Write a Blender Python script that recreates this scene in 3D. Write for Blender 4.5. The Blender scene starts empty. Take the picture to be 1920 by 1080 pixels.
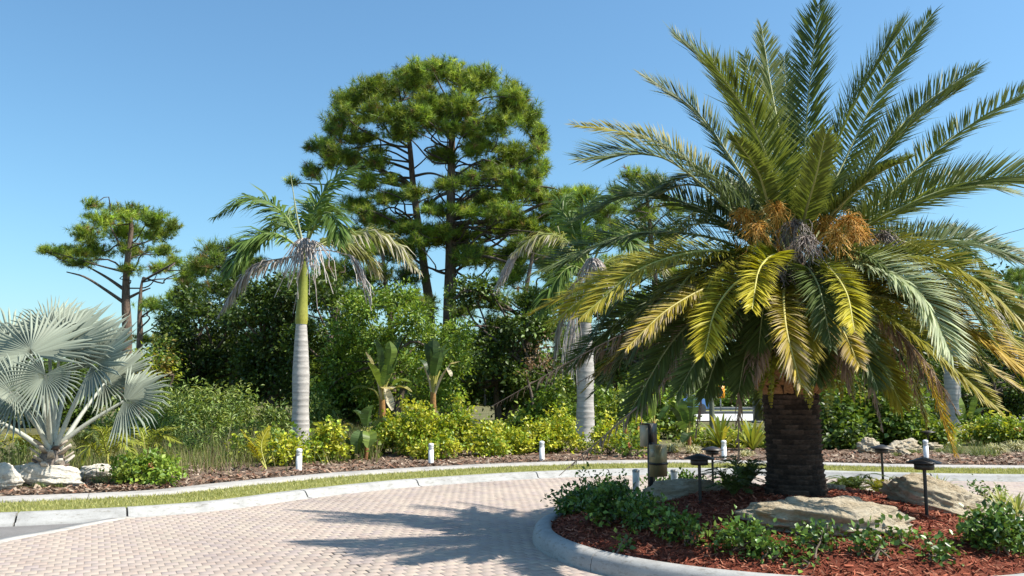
import bpy, math, random
import numpy as np

# ------------------------------------------------------------------ camera, sky, sun, exposure
scene = bpy.context.scene
COL = scene.collection
PITCH = math.atan(195 / 1600)
CAMZ = 1.6
cam_data = bpy.data.cameras.new('camera')
cam = bpy.data.objects.new('camera', cam_data)
COL.objects.link(cam)
cam.location = (0, 0, CAMZ)
cam.rotation_euler = (math.pi / 2 + PITCH, 0, 0)
cam_data.sensor_width = 36
cam_data.lens = 30
cam_data.clip_end = 3000
scene.camera = cam

SUN_EL = math.radians(53)
SUN_AZ = math.radians(101)          # clockwise from +Y: to the right and a little behind the camera
world = bpy.data.worlds.new('World')
scene.world = world
world.use_nodes = True
wn = world.node_tree.nodes
bgn = wn['Background']
sky = wn.new('ShaderNodeTexSky')
sky.sky_type = 'NISHITA'
sky.sun_disc = False
sky.sun_elevation = SUN_EL
sky.sun_rotation = SUN_AZ
sky.altitude = 0
sky.air_density = 1.2
sky.dust_density = 1.0
sky.ozone_density = 7.0
tint = wn.new('ShaderNodeMix'); tint.data_type = 'RGBA'; tint.blend_type = 'MULTIPLY'
tint.inputs[0].default_value = 1.0
tint.inputs[7].default_value = (0.90, 1.08, 1.03, 1)      # camera white balance, even over the whole sky
world.node_tree.links.new(sky.outputs[0], tint.inputs[6])
world.node_tree.links.new(tint.outputs[2], bgn.inputs[0])
bgn.inputs[1].default_value = 0.1

sd = bpy.data.lights.new('sun', 'SUN')
sd.energy = 4.6
sd.angle = math.radians(0.5)
sd.color = (1.0, 0.94, 0.84)
sun = bpy.data.objects.new('sun', sd)
COL.objects.link(sun)
to_sun = np.array([math.sin(SUN_AZ) * math.cos(SUN_EL), math.cos(SUN_AZ) * math.cos(SUN_EL), math.sin(SUN_EL)])
from mathutils import Vector
sun.rotation_euler = Vector(to_sun).to_track_quat('Z', 'Y').to_euler()
sun.location = (20, -5, 25)

vs = scene.view_settings
vs.view_transform = 'Standard'
vs.look = 'None'
vs.exposure = 0.88
vs.gamma = 1.0
vs.use_curve_mapping = False
scene.render.engine = 'CYCLES'
scene.cycles.max_bounces = 6
scene.cycles.transparent_max_bounces = 4
scene.cycles.use_denoising = True

# ------------------------------------------------------------------ helpers
rng = np.random.default_rng(11)
CT, ST = math.cos(PITCH), math.sin(PITCH)

def ray(px, py):
    u, v, f = px - 960.0, 540.0 - py, 1600.0
    return np.array([u, f * CT - v * ST, f * ST + v * CT])

def P(px, py, Y):
    r = ray(px, py)
    return np.array([0, 0, CAMZ]) + r * (Y / r[1])

def G(px, py, z=0.0):
    r = ray(px, py)
    return np.array([0, 0, CAMZ]) + r * ((z - CAMZ) / r[2])

def proj(p):
    x, y, z = p[0], p[1], p[2] - CAMZ
    f = y * CT + z * ST
    return 960 + 1600 * x / f, 540 - 1600 * (-y * ST + z * CT) / f

def nrm(v):
    v = np.asarray(v, float)
    return v / np.maximum(np.linalg.norm(v, axis=-1, keepdims=True), 1e-9)

def spline(pts, n):
    """Catmull-Rom through the points, n samples."""
    p = np.asarray(pts, float)
    p = np.vstack([2 * p[0] - p[1], p, 2 * p[-1] - p[-2]])
    seg = len(p) - 3
    t = np.linspace(0, seg, n)
    i = np.minimum(t.astype(int), seg - 1)
    u = (t - i)[:, None]
    a, b, c, d = p[i], p[i + 1], p[i + 2], p[i + 3]
    return 0.5 * (2 * b + (c - a) * u + (2 * a - 5 * b + 4 * c - d) * u ** 2 + (3 * b - a - 3 * c + d) * u ** 3)

def resample(p, step):
    d = np.concatenate([[0], np.cumsum(np.linalg.norm(np.diff(p, axis=0), axis=1))])
    s = np.linspace(0, d[-1], max(2, int(d[-1] / step) + 1))
    return np.stack([np.interp(s, d, p[:, k]) for k in range(p.shape[1])], 1)

class MB:
    """collects vertices, faces and vertex colours; build() links them as one mesh object"""
    def __init__(self):
        self.v, self.f, self.c, self.n = [], [], [], 0
    def add(self, v, f, c=(0.5, 0.5, 0.5)):
        v = np.asarray(v, float).reshape(-1, 3)
        f = np.asarray(f, int)
        c = np.asarray(c, float)
        if c.ndim == 1:
            c = np.broadcast_to(c, (len(v), 3))
        self.v.append(v); self.c.append(c); self.f.append(f + self.n); self.n += len(v)
    def box(self, c, s, col=(0.5, 0.5, 0.5), rz=0.0, bev=0.0):
        x, y, z = np.array(s) / 2.0
        b = bev
        ring = lambda zz, k: [(-x + k, -y + k, zz), (x - k, -y + k, zz), (x - k, y - k, zz), (-x + k, y - k, zz)]
        rs = [ring(-z, 0), ring(z - b, 0), ring(z, b)] if b else [ring(-z, 0), ring(z, 0)]
        v = np.array(sum(rs, []))
        cr, sr = math.cos(rz), math.sin(rz)
        v = np.stack([v[:, 0] * cr - v[:, 1] * sr, v[:, 0] * sr + v[:, 1] * cr, v[:, 2]], 1) + np.array(c)
        f = []
        for k in range(len(rs) - 1):
            for j in range(4):
                f.append((k * 4 + j, k * 4 + (j + 1) % 4, k * 4 + 4 + (j + 1) % 4, k * 4 + 4 + j))
        m = (len(rs) - 1) * 4
        f += [(3, 2, 1, 0), (m, m + 1, m + 2, m + 3)]
        self.add(v, f, col)
    def tube(self, path, rad, n=8, col=(0.5, 0.5, 0.5), cap=True):
        p = np.asarray(path, float)
        r = np.broadcast_to(np.asarray(rad, float), (len(p),))
        t = nrm(np.gradient(p, axis=0))
        up = np.array([0, 0, 1.0]) if abs(t[0, 2]) < 0.9 else np.array([1.0, 0, 0])
        a = nrm(np.cross(t, up)); 
        for i in range(1, len(p)):
            q = a[i - 1] - t[i] * np.dot(a[i - 1], t[i])
            a[i] = nrm(q)
        b = np.cross(t, a)
        th = np.linspace(0, 2 * math.pi, n, endpoint=False)
        v = p[:, None] + r[:, None, None] * (np.cos(th)[None, :, None] * a[:, None] + np.sin(th)[None, :, None] * b[:, None])
        f = []
        for i in range(len(p) - 1):
            for j in range(n):
                k = (j + 1) % n
                f.append((i * n + j, i * n + k, (i + 1) * n + k, (i + 1) * n + j))
        c = np.asarray(col, float)
        if c.ndim == 2:
            c = np.repeat(c, n, 0)
        self.add(v.reshape(-1, 3), f, c)
        if cap:
            m = len(p) - 1
            cc = c if c.ndim == 1 else c[-1]
            self.add(np.vstack([v[m], p[m] + t[m] * r[m] * 0.2]), [(j, (j + 1) % n, n) for j in range(n)], cc)
    def lathe(self, prof, n=16, centre=(0, 0, 0), col=(0.5, 0.5, 0.5)):
        pr = np.asarray(prof, float)
        th = np.linspace(0, 2 * math.pi, n, endpoint=False)
        v = np.stack([pr[:, None, 0] * np.cos(th), pr[:, None, 0] * np.sin(th), np.repeat(pr[:, 1:2], n, 1)], -1).reshape(-1, 3) + np.array(centre)
        f = []
        for i in range(len(pr) - 1):
            for j in range(n):
                k = (j + 1) % n
                f.append((i * n + j, i * n + k, (i + 1) * n + k, (i + 1) * n + j))
        self.add(v, f, col)
    def scatter(self, tv, tf, pos, R, S, col):
        """copies of a template: pos (n,3), R (n,3,3) columns = axes, S (n,) or (n,3), col (n,3)"""
        tv = np.asarray(tv, float); tf = np.asarray(tf, int)
        n, k = len(pos), len(tv)
        S = np.asarray(S, float)
        if S.ndim == 1:
            S = S[:, None]
        w = tv[None] * S[:, None, :]
        v = np.einsum('nij,nkj->nki', R, w) + pos[:, None]
        f = (tf[None] + (np.arange(n) * k)[:, None, None]).reshape(-1, tf.shape[1])
        self.add(v.reshape(-1, 3), f, np.repeat(col, k, 0))
    def build(self, name, mat, parent=None, smooth=False, origin=None):
        me = bpy.data.meshes.new(name)
        V = np.vstack(self.v); C = np.vstack(self.c)
        if origin is not None:
            V = V - np.asarray(origin)
        loops, starts, totals, off = [], [], [], 0
        for f in self.f:
            m, k = f.shape
            loops.append(f.ravel())
            starts.append(off + np.arange(m) * k)
            totals.append(np.full(m, k)); off += m * k
        L = np.concatenate(loops)
        me.vertices.add(len(V)); me.vertices.foreach_set('co', V.ravel().astype(np.float32))
        me.loops.add(len(L)); me.loops.foreach_set('vertex_index', L.astype(np.int32))
        st = np.concatenate(starts)
        me.polygons.add(len(st))
        me.polygons.foreach_set('loop_start', st.astype(np.int32))
        me.polygons.foreach_set('loop_total', np.concatenate(totals).astype(np.int32))
        if smooth:
            me.polygons.foreach_set('use_smooth', np.ones(len(st), bool))
        a = me.color_attributes.new('Col', 'FLOAT_COLOR', 'POINT')
        a.data.foreach_set('color', np.hstack([C, np.ones((len(C), 1))]).ravel().astype(np.float32))
        me.update(calc_edges=True)
        me.validate()
        me.materials.append(mat)
        o = bpy.data.objects.new(name, me)
        COL.objects.link(o)
        if origin is not None:
            o.location = origin
        if parent is not None:
            o.parent = parent
        return o

def empty(name, loc, label=None, cat=None, group=None):
    o = bpy.data.objects.new(name, None)
    COL.objects.link(o)
    o.location = loc
    o.empty_display_size = 0.2
    return tag(o, label, cat, group)

def tag(o, label=None, cat=None, group=None, kind=None):
    if label: o['label'] = label
    if cat: o['category'] = cat
    if group: o['group'] = group
    if kind: o['kind'] = kind
    return o

class Thing:
    """an Empty at the base; parts are built in world coordinates and moved under it"""
    def __init__(self, name, loc, label, cat, group=None):
        self.loc = np.asarray(loc, float)
        self.o = empty(name, loc, label, cat, group)
    def part(self, mb, name, mat, smooth=False, parent=None, kind=None, label=None):
        o = mb.build(name, mat, parent or self.o, smooth, None)
        me = o.data
        if True:
            n = len(me.vertices)
            co = np.empty(n * 3, np.float32); me.vertices.foreach_get('co', co)
            co = co.reshape(-1, 3) - self.loc.astype(np.float32)
            me.vertices.foreach_set('co', co.ravel()); me.update()
        if kind: o['kind'] = kind
        if label: o['label'] = label
        return o

def struct(o, label=None):
    o['kind'] = 'structure'
    if label: o['label'] = label
    return o

# ------------------------------------------------------------------ materials
def new_mat(name):
    m = bpy.data.materials.new(name)
    m.use_nodes = True
    nt = m.node_tree
    b = nt.nodes['Principled BSDF']
    return m, nt, nt.nodes, nt.links, b

def ramp(ns, stops):
    r = ns.new('ShaderNodeValToRGB')
    e = r.color_ramp.elements
    while len(e) < len(stops):
        e.new(0.5)
    for k, (p, c) in enumerate(stops):
        e[k].position = p
        e[k].color = (*c, 1)
    return r

def noise(ns, ls, coord, scale, detail=4, rough=0.55, stretch=None):
    n = ns.new('ShaderNodeTexNoise')
    n.inputs['Scale'].default_value = scale
    n.inputs['Detail'].default_value = detail
    n.inputs['Roughness'].default_value = rough
    if stretch:
        mp = ns.new('ShaderNodeMapping')
        mp.inputs['Scale'].default_value = stretch
        ls.new(coord, mp.inputs[0])
        coord = mp.outputs[0]
    ls.new(coord, n.inputs['Vector'])
    return n

def bump(ns, ls, b, h, strength, dist):
    bp = ns.new('ShaderNodeBump')
    bp.inputs['Strength'].default_value = strength
    bp.inputs['Distance'].default_value = dist
    ls.new(h, bp.inputs['Height'])
    ls.new(bp.outputs[0], b.inputs['Normal'])

def leaf_mat(name, rough=0.45, trans=0.3, spec=0.4, tint=(1.25, 1.2, 0.6), vary=0.25):
    m, nt, ns, ls, b = new_mat(name)
    at = ns.new('ShaderNodeAttribute'); at.attribute_name = 'Col'
    ge = ns.new('ShaderNodeNewGeometry')
    hs = ns.new('ShaderNodeHueSaturation')
    mr = ns.new('ShaderNodeMapRange')
    mr.inputs[3].default_value = 1 - vary; mr.inputs[4].default_value = 1 + vary
    ls.new(ge.outputs['Random Per Island'], mr.inputs[0])
    ls.new(mr.outputs[0], hs.inputs['Value'])
    ls.new(at.outputs['Color'], hs.inputs['Color'])
    ls.new(hs.outputs[0], b.inputs['Base Color'])
    b.inputs['Roughness'].default_value = rough
    b.inputs['Specular IOR Level'].default_value = spec
    if trans > 0:
        tr = ns.new('ShaderNodeBsdfTranslucent')
        mx = ns.new('ShaderNodeMix'); mx.data_type = 'RGBA'; mx.blend_type = 'MULTIPLY'
        mx.inputs[0].default_value = 1
        mx.inputs[7].default_value = (*tint, 1)
        ls.new(hs.outputs[0], mx.inputs[6])
        ls.new(mx.outputs[2], tr.inputs[0])
        ms = ns.new('ShaderNodeMixShader')
        ms.inputs[0].default_value = trans
        ls.new(b.outputs[0], ms.inputs[1]); ls.new(tr.outputs[0], ms.inputs[2])
        ls.new(ms.outputs[0], ns['Material Output'].inputs[0])
    return m

def attr_mat(name, rough=0.8, nscale=12, amt=0.35, bstr=0.3, bdist=0.02, stretch=None, metallic=0.0, spec=0.3):
    """vertex colour with noise mottling and relief"""
    m, nt, ns, ls, b = new_mat(name)
    at = ns.new('ShaderNodeAttribute'); at.attribute_name = 'Col'
    tc = ns.new('ShaderNodeTexCoord')
    n = noise(ns, ls, tc.outputs['Object'], nscale, 5, 0.6, stretch)
    r = ramp(ns, [(0.3, (1 - amt,) * 3), (0.72, (1 + amt * 0.6,) * 3)])
    ls.new(n.outputs[0], r.inputs[0])
    mx = ns.new('ShaderNodeMix'); mx.data_type = 'RGBA'; mx.blend_type = 'MULTIPLY'
    mx.inputs[0].default_value = 1
    ls.new(at.outputs['Color'], mx.inputs[6]); ls.new(r.outputs[0], mx.inputs[7])
    ls.new(mx.outputs[2], b.inputs['Base Color'])
    b.inputs['Roughness'].default_value = rough
    b.inputs['Metallic'].default_value = metallic
    b.inputs['Specular IOR Level'].default_value = spec
    if bstr:
        bump(ns, ls, b, n.outputs[0], bstr, bdist)
    return m

def ground_mat(name, stops, scale, fine=60, bstr=0.5, bdist=0.03, rough=0.95, fine_amt=0.4):
    m, nt, ns, ls, b = new_mat(name)
    tc = ns.new('ShaderNodeTexCoord')
    n1 = noise(ns, ls, tc.outputs['Object'], scale, 6, 0.65)
    n2 = noise(ns, ls, tc.outputs['Object'], fine, 4, 0.7)
    r = ramp(ns, stops)
    ls.new(n1.outputs[0], r.inputs[0])
    r2 = ramp(ns, [(0.3, (1 - fine_amt,) * 3), (0.7, (1 + fine_amt * 0.6,) * 3)])
    ls.new(n2.outputs[0], r2.inputs[0])
    mx = ns.new('ShaderNodeMix'); mx.data_type = 'RGBA'; mx.blend_type = 'MULTIPLY'
    mx.inputs[0].default_value = 1
    ls.new(r.outputs[0], mx.inputs[6]); ls.new(r2.outputs[0], mx.inputs[7])
    ls.new(mx.outputs[2], b.inputs['Base Color'])
    b.inputs['Roughness'].default_value = rough
    b.inputs['Specular IOR Level'].default_value = 0.2
    bump(ns, ls, b, n2.outputs[0], bstr, bdist)
    return m

def paver_mat():
    m, nt, ns, ls, b = new_mat('paver_concrete')
    ge = ns.new('ShaderNodeNewGeometry'); oi = ns.new('ShaderNodeObjectInfo')
    ad = ns.new('ShaderNodeMath'); ad.operation = 'ADD'
    fr = ns.new('ShaderNodeMath'); fr.operation = 'FRACT'
    ls.new(ge.outputs['Random Per Island'], ad.inputs[0]); ls.new(oi.outputs['Random'], ad.inputs[1])
    ls.new(ad.outputs[0], fr.inputs[0])
    r = ramp(ns, [(0.0, (0.355, 0.285, 0.245)), (0.2, (0.385, 0.315, 0.268)), (0.42, (0.405, 0.343, 0.285)), (0.6, (0.395, 0.328, 0.278)), (0.8, (0.38, 0.316, 0.278)), (1.0, (0.345, 0.287, 0.264))])
    ls.new(fr.outputs[0], r.inputs[0])
    n1 = noise(ns, ls, ge.outputs['Position'], 0.55, 5, 0.6)
    r1 = ramp(ns, [(0.26, (0.80, 0.79, 0.79)), (0.45, (0.98, 0.97, 0.96)), (0.72, (1.12, 1.11, 1.08))])
    ls.new(n1.outputs[0], r1.inputs[0])
    n2 = noise(ns, ls, ge.outputs['Position'], 120, 3, 0.7)
    r2 = ramp(ns, [(0.3, (0.86, 0.86, 0.86)), (0.7, (1.1, 1.1, 1.1))])
    ls.new(n2.outputs[0], r2.inputs[0])
    a = ns.new('ShaderNodeMix'); a.data_type = 'RGBA'; a.blend_type = 'MULTIPLY'; a.inputs[0].default_value = 1
    c = ns.new('ShaderNodeMix'); c.data_type = 'RGBA'; c.blend_type = 'MULTIPLY'; c.inputs[0].default_value = 1
    ls.new(r.outputs[0], a.inputs[6]); ls.new(r1.outputs[0], a.inputs[7])
    ls.new(a.outputs[2], c.inputs[6]); ls.new(r2.outputs[0], c.inputs[7])
    ls.new(c.outputs[2], b.inputs['Base Color'])
    b.inputs['Roughness'].default_value = 0.85
    b.inputs['Specular IOR Level'].default_value = 0.25
    bump(ns, ls, b, n2.outputs[0], 0.1, 0.003)
    return m

def concrete_mat(name, base=(0.56, 0.54, 0.50)):
    m, nt, ns, ls, b = new_mat(name)
    ge = ns.new('ShaderNodeNewGeometry')
    n1 = noise(ns, ls, ge.outputs['Position'], 2.2, 6, 0.65)
    n2 = noise(ns, ls, ge.outputs['Position'], 70, 4, 0.7)
    n3 = noise(ns, ls, ge.outputs['Position'], 9, 5, 0.7, (1, 1, 4))
    d = np.array(base)
    r = ramp(ns, [(0.28, tuple(d * 0.70)), (0.5, tuple(d)), (0.75, tuple(d * 1.12))])
    ls.new(n1.outputs[0], r.inputs[0])
    r2 = ramp(ns, [(0.3, (0.88,) * 3), (0.7, (1.08,) * 3)]); ls.new(n2.outputs[0], r2.inputs[0])
    r3 = ramp(ns, [(0.30, (0.62, 0.59, 0.54)), (0.47, (1, 1, 1))]); ls.new(n3.outputs[0], r3.inputs[0])
    a = ns.new('ShaderNodeMix'); a.data_type = 'RGBA'; a.blend_type = 'MULTIPLY'; a.inputs[0].default_value = 1
    c = ns.new('ShaderNodeMix'); c.data_type = 'RGBA'; c.blend_type = 'MULTIPLY'; c.inputs[0].default_value = 1
    ls.new(r.outputs[0], a.inputs[6]); ls.new(r2.outputs[0], a.inputs[7])
    ls.new(a.outputs[2], c.inputs[6]); ls.new(r3.outputs[0], c.inputs[7])
    ls.new(c.outputs[2], b.inputs['Base Color'])
    b.inputs['Roughness'].default_value = 0.9
    b.inputs['Specular IOR Level'].default_value = 0.25
    bump(ns, ls, b, n2.outputs[0], 0.3, 0.004)
    return m

def rock_mat(name, stops):
    m, nt, ns, ls, b = new_mat(name)
    ge = ns.new('ShaderNodeNewGeometry')
    n1 = noise(ns, ls, ge.outputs['Position'], 3.0, 8, 0.68, (1, 1, 2.2))
    n2 = noise(ns, ls, ge.outputs['Position'], 16, 8, 0.72, (1, 1, 2.5))
    v = ns.new('ShaderNodeTexVoronoi'); v.inputs['Scale'].default_value = 11; v.feature = 'DISTANCE_TO_EDGE'
    mp = ns.new('ShaderNodeMapping'); mp.inputs['Scale'].default_value = (0.7, 0.7, 2.2)
    ls.new(ge.outputs['Position'], mp.inputs[0]); ls.new(mp.outputs[0], v.inputs['Vector'])
    r = ramp(ns, stops); ls.new(n1.outputs[0], r.inputs[0])
    r2 = ramp(ns, [(0.3, (0.55, 0.5, 0.44)), (0.46, (1, 1, 1)), (0.8, (1.15, 1.12, 1.08))]); ls.new(n2.outputs[0], r2.inputs[0])
    a = ns.new('ShaderNodeMix'); a.data_type = 'RGBA'; a.blend_type = 'MULTIPLY'; a.inputs[0].default_value = 1
    ls.new(r.outputs[0], a.inputs[6]); ls.new(r2.outputs[0], a.inputs[7])
    ls.new(a.outputs[2], b.inputs['Base Color'])
    b.inputs['Roughness'].default_value = 0.95
    b.inputs['Specular IOR Level'].default_value = 0.2
    bump(ns, ls, b, n2.outputs[0], 1.0, 0.06)
    return m

def plain(name, col, rough=0.5, metallic=0.0, var=0.12, scale=14):
    m, nt, ns, ls, b = new_mat(name)
    tc = ns.new('ShaderNodeTexCoord')
    n = noise(ns, ls, tc.outputs['Object'], scale, 5, 0.6)
    d = np.array(col)
    r = ramp(ns, [(0.3, tuple(d * (1 - var))), (0.7, tuple(np.minimum(d * (1 + var), 1)))])
    ls.new(n.outputs[0], r.inputs[0]); ls.new(r.outputs[0], b.inputs['Base Color'])
    b.inputs['Roughness'].default_value = rough
    b.inputs['Metallic'].default_value = metallic
    return m

M = {}
M['leaf'] = leaf_mat('broad_leaf', 0.45, 0.3, 0.4)
M['gloss_leaf'] = leaf_mat('glossy_leaf', 0.36, 0.22, 0.45)
M['needle'] = leaf_mat('pine_needle', 0.5, 0.35, 0.3, vary=0.2)
M['frond'] = leaf_mat('palm_leaflet', 0.48, 0.28, 0.22, vary=0.2)
M['dead'] = leaf_mat('dead_leaf', 0.75, 0.2, 0.2, (1.1, 1.0, 0.85))
M['fan'] = leaf_mat('silver_fan_leaf', 0.55, 0.12, 0.3, (1.1, 1.15, 0.9), 0.08)
M['grass'] = leaf_mat('grass_blade', 0.5, 0.3, 0.3)
M['stalk'] = attr_mat('stalk', 0.5, 20, 0.2, 0.1)
M['bark'] = attr_mat('pine_bark', 0.95, 9, 0.55, 0.9, 0.05, (1.6, 1.6, 0.5))
M['palm_bark'] = attr_mat('date_palm_bark', 0.95, 26, 0.5, 0.7, 0.02, (1, 1, 2.2))
M['royal_bark'] = attr_mat('royal_palm_bark', 0.85, 7, 0.22, 0.25, 0.01, (1, 1, 3))
M['stem'] = attr_mat('woody_stem', 0.9, 20, 0.35, 0.4)
M['paver'] = paver_mat()
M['kerb'] = concrete_mat('kerb_concrete', (0.36, 0.355, 0.34))
M['walk'] = concrete_mat('walk_concrete', (0.40, 0.38, 0.35))
M['sand'] = ground_mat('joint_sand', [(0.3, (0.29, 0.24, 0.20)), (0.7, (0.37, 0.31, 0.26))], 3, 150)
M['asphalt'] = ground_mat('asphalt', [(0.3, (0.15, 0.142, 0.137)), (0.7, (0.23, 0.22, 0.21))], 1.2, 160, 0.6, 0.01)
M['mulch_red'] = ground_mat('red_mulch', [(0.3, (0.14, 0.035, 0.02)), (0.7, (0.27, 0.075, 0.04))], 5, 70, 1.0, 0.03)
M['chip'] = attr_mat('mulch_chip', 0.9, 40, 0.3, 0.2, 0.005)
M['mulch'] = ground_mat('brown_mulch', [(0.3, (0.13, 0.085, 0.06)), (0.55, (0.24, 0.17, 0.125)), (0.75, (0.33, 0.26, 0.2))], 2.5, 55, 1.0, 0.04)
M['soil'] = ground_mat('weedy_ground', [(0.25, (0.07, 0.075, 0.03)), (0.5, (0.15, 0.14, 0.06)), (0.75, (0.22, 0.19, 0.10))], 0.6, 18, 1.0, 0.06)
M['turf'] = ground_mat('turf', [(0.3, (0.16, 0.18, 0.05)), (0.7, (0.30, 0.29, 0.10))], 4, 90, 0.8, 0.02)
M['rock'] = rock_mat('island_limestone', [(0.25, (0.30, 0.225, 0.135)), (0.42, (0.47, 0.385, 0.265)), (0.6, (0.57, 0.50, 0.38)), (0.8, (0.62, 0.57, 0.48))])
M['rock_white'] = rock_mat('white_limestone', [(0.25, (0.42, 0.32, 0.2)), (0.42, (0.72, 0.66, 0.55)), (0.7, (0.82, 0.78, 0.7))])
M['white_paint'] = plain('white_paint', (0.78, 0.78, 0.77), 0.4, 0, 0.06)
M['dark_metal'] = plain('dark_bronze', (0.035, 0.03, 0.027), 0.45, 0.3, 0.3)
M['lens'] = plain('lamp_lens', (0.3, 0.3, 0.28), 0.25)
M['black'] = plain('black_plastic', (0.012, 0.012, 0.012), 0.4)
M['beige'] = plain('beige_steel', (0.42, 0.37, 0.27), 0.45, 0.1)
M['brass'] = plain('bronze_steel', (0.33, 0.26, 0.13), 0.4, 0.25, 0.08)
# ------------------------------------------------------------------ the setting
KERB = spline([(-40, 4.0), (-22, 7.2), (-14, 8.7), (-9, 9.9), (-6.4, 10.75), (-5.0, 11.3), (-4.05, 12.0), (-3.25, 13.2), (-2.35, 14.3), (-1.6, 15.0), (0.4, 16.3), (2.8, 17.05), (5.0, 16.85), (7.3, 16.1), (9.5, 15.75), (14, 15.6), (24, 15.8), (45, 16.5)], 500)
KERB = resample(KERB, 0.25)
_t = nrm(np.gradient(KERB, axis=0))
KN = np.stack([-_t[:, 1], _t[:, 0]], 1)           # outward (away from the drive)
k = np.ones(9) / 9
KN = nrm(np.stack([np.convolve(np.pad(KN[:, j], 4, 'edge'), k, 'valid') for j in range(2)], 1))
BEDZ = 0.13

def off(i, d):
    return KERB[i] + KN[i] * d

def strip(profile, i0, i1, mb=None, col=(0.5, 0.5, 0.5), wob=0.0):
    """sweep of (offset, z) pairs along the kerb line from sample i0 to i1"""
    mb = mb or MB()
    n = i1 - i0 + 1
    m = len(profile)
    v = []
    for i in range(i0, i1 + 1):
        for (d, z) in profile:
            q = off(i, d)
            v.append((q[0], q[1], z + wob * (rng.random() - 0.5)))
    f = [(a * m + b + 1, a * m + b, (a + 1) * m + b, (a + 1) * m + b + 1) for a in range(n - 1) for b in range(m - 1)]
    mb.add(v, f, col)
    return mb

NK = len(KERB) - 1
# road surface under everything on the camera's side of the kerb
mb = MB()
mb.add([(-150, -150, -0.03), (150, -150, -0.03), (150, 30, -0.03), (-150, 30, -0.03)], [(0, 1, 2, 3)])
struct(mb.build('road', M['asphalt']))
# ground: rises to the level of the bed and runs to the horizon
cols_ = [(-1500, -60), (-300, -30), (-80, 0)] + [tuple(off(i, 1.7)) for i in range(0, NK + 1, 2)] + [(90, 19), (300, 24), (1500, 40)]
keep_ = [cols_[0]]
for q in cols_[1:]:
    if q[0] > keep_[-1][0] + 0.02: keep_.append(q)
v = []
for (x, y) in keep_:
    v += [(x, y, 0.07), (x, y + 0.35, BEDZ - 0.012), (x, y + 2.5, BEDZ), (x, y + 6, BEDZ + 0.015), (x, 45 + 0.3 * y, BEDZ + 0.02), (x, 140, 0.05), (x, 2000, 0.0)]
mb = MB()
mb.add(v, [(i * 7 + j, (i + 1) * 7 + j, (i + 1) * 7 + j + 1, i * 7 + j + 1) for i in range(len(keep_) - 1) for j in range(6)])
mb.add([(-2500, -2500, -0.08), (2500, -2500, -0.08), (2500, 2500, -0.08), (-2500, 2500, -0.08)], [(0, 1, 2, 3)])
struct(mb.build('ground', M['soil']))
# planting bed of brown mulch behind the concrete strip, with an uneven surface
i_l = int(np.argmin(np.abs(KERB[:, 0] + 20))); i_r = int(np.argmin(np.abs(KERB[:, 0] - 22)))
mb = strip([(1.76, BEDZ - 0.02), (1.85, BEDZ + 0.01), (2.3, BEDZ + 0.03), (2.9, BEDZ + 0.035), (3.5, BEDZ + 0.03), (4.3, BEDZ + 0.028), (5.2, BEDZ + 0.035), (6.0, BEDZ + 0.01)], i_l, i_r, None, (0.5,) * 3, 0.03)
struct(mb.build('planting_bed', M['mulch'], None, True))
# turf strip and its blades
mb = strip([(0.13, 0.07), (0.2, 0.104), (0.7, 0.112), (1.2, 0.11), (1.3, 0.08)], i_l, i_r)
lawn = struct(mb.build('grass_verge', M['turf']))
ii = rng.integers(i_l, i_r, 46000)
keep = (KERB[ii, 0] > -9.5) & (KERB[ii, 0] < 13)
ii = ii[keep]
n = len(ii)
dd = rng.uniform(0.19, 1.24, n)
pp = KERB[ii] + KN[ii] * dd[:, None] + _t[ii] * rng.uniform(-0.13, 0.13, (n, 1))
pos = np.column_stack([pp, np.full(n, 0.106)])
ax = nrm(np.column_stack([rng.normal(0, 0.5, (n, 2)), np.ones(n)]))
sd_ = nrm(np.cross(ax, nrm(rng.normal(0, 1, (n, 3)))))
R = np.stack([sd_, ax, np.cross(sd_, ax)], 2)
u = rng.random((n, 1))
col = (1 - u) * np.array([0.27, 0.30, 0.075]) + u * np.array([0.50, 0.46, 0.19])
mb = MB()
mb.scatter([(-0.12, 0, 0), (0.12, 0, 0), (0, 1, 0.12)], [(0, 1, 2)], pos, R, rng.uniform(0.03, 0.065, n), col)
tag(mb.build('verge_grass', M['grass']), 'short mown yellow green grass along the kerb', 'grass', kind='stuff')

# kerb: separate cast sections with open joints
def at_x(x):
    return int(np.argmin(np.abs(KERB[:, 0] - x)))
joints_px = [(-60, 0), (18, 0), (247, 0), (577, 0), (777, 0), (1000, 0), (1137, 0), (1400, 0), (1735, 0)]
kerb_pr = np.array([proj((q[0], q[1], 0.14))[0] if q[1] > 3 else -9999 for q in KERB])
vis = np.where((KERB[:, 1] > 5) & (KERB[:, 0] > -9) & (KERB[:, 0] < 16))[0]
cuts = [i_l] + [int(vis[np.argmin(np.abs(kerb_pr[vis] - x))]) for x, _ in joints_px] + [at_x(11.5), at_x(14.5), i_r]
cuts = sorted(set(cuts))
kerb_root = empty('kerb', (0, 0, 0)); struct(kerb_root, 'pale concrete kerb curving round the drive')
KPROF = [(-0.15, -0.06), (-0.15, 0.004), (-0.07, 0.012), (-0.025, 0.07), (-0.005, 0.092), (0.03, 0.104), (0.16, 0.107), (0.185, 0.09), (0.19, 0.0)]
def fine_section(pts2, nrm2, prof, closed_ends=True):
    mb = MB(); m = len(prof); n = len(pts2)
    v = [(pts2[i][0] + nrm2[i][0] * d, pts2[i][1] + nrm2[i][1] * d, z) for i in range(n) for (d, z) in prof]
    f = [(a * m + b + 1, a * m + b, (a + 1) * m + b, (a + 1) * m + b + 1) for a in range(n - 1) for b in range(m - 1)]
    mb.add(v, f)
    mb.add(v[:m], [tuple(range(m))]); mb.add(v[-m:], [tuple(range(m))[::-1]])
    return mb
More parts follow.
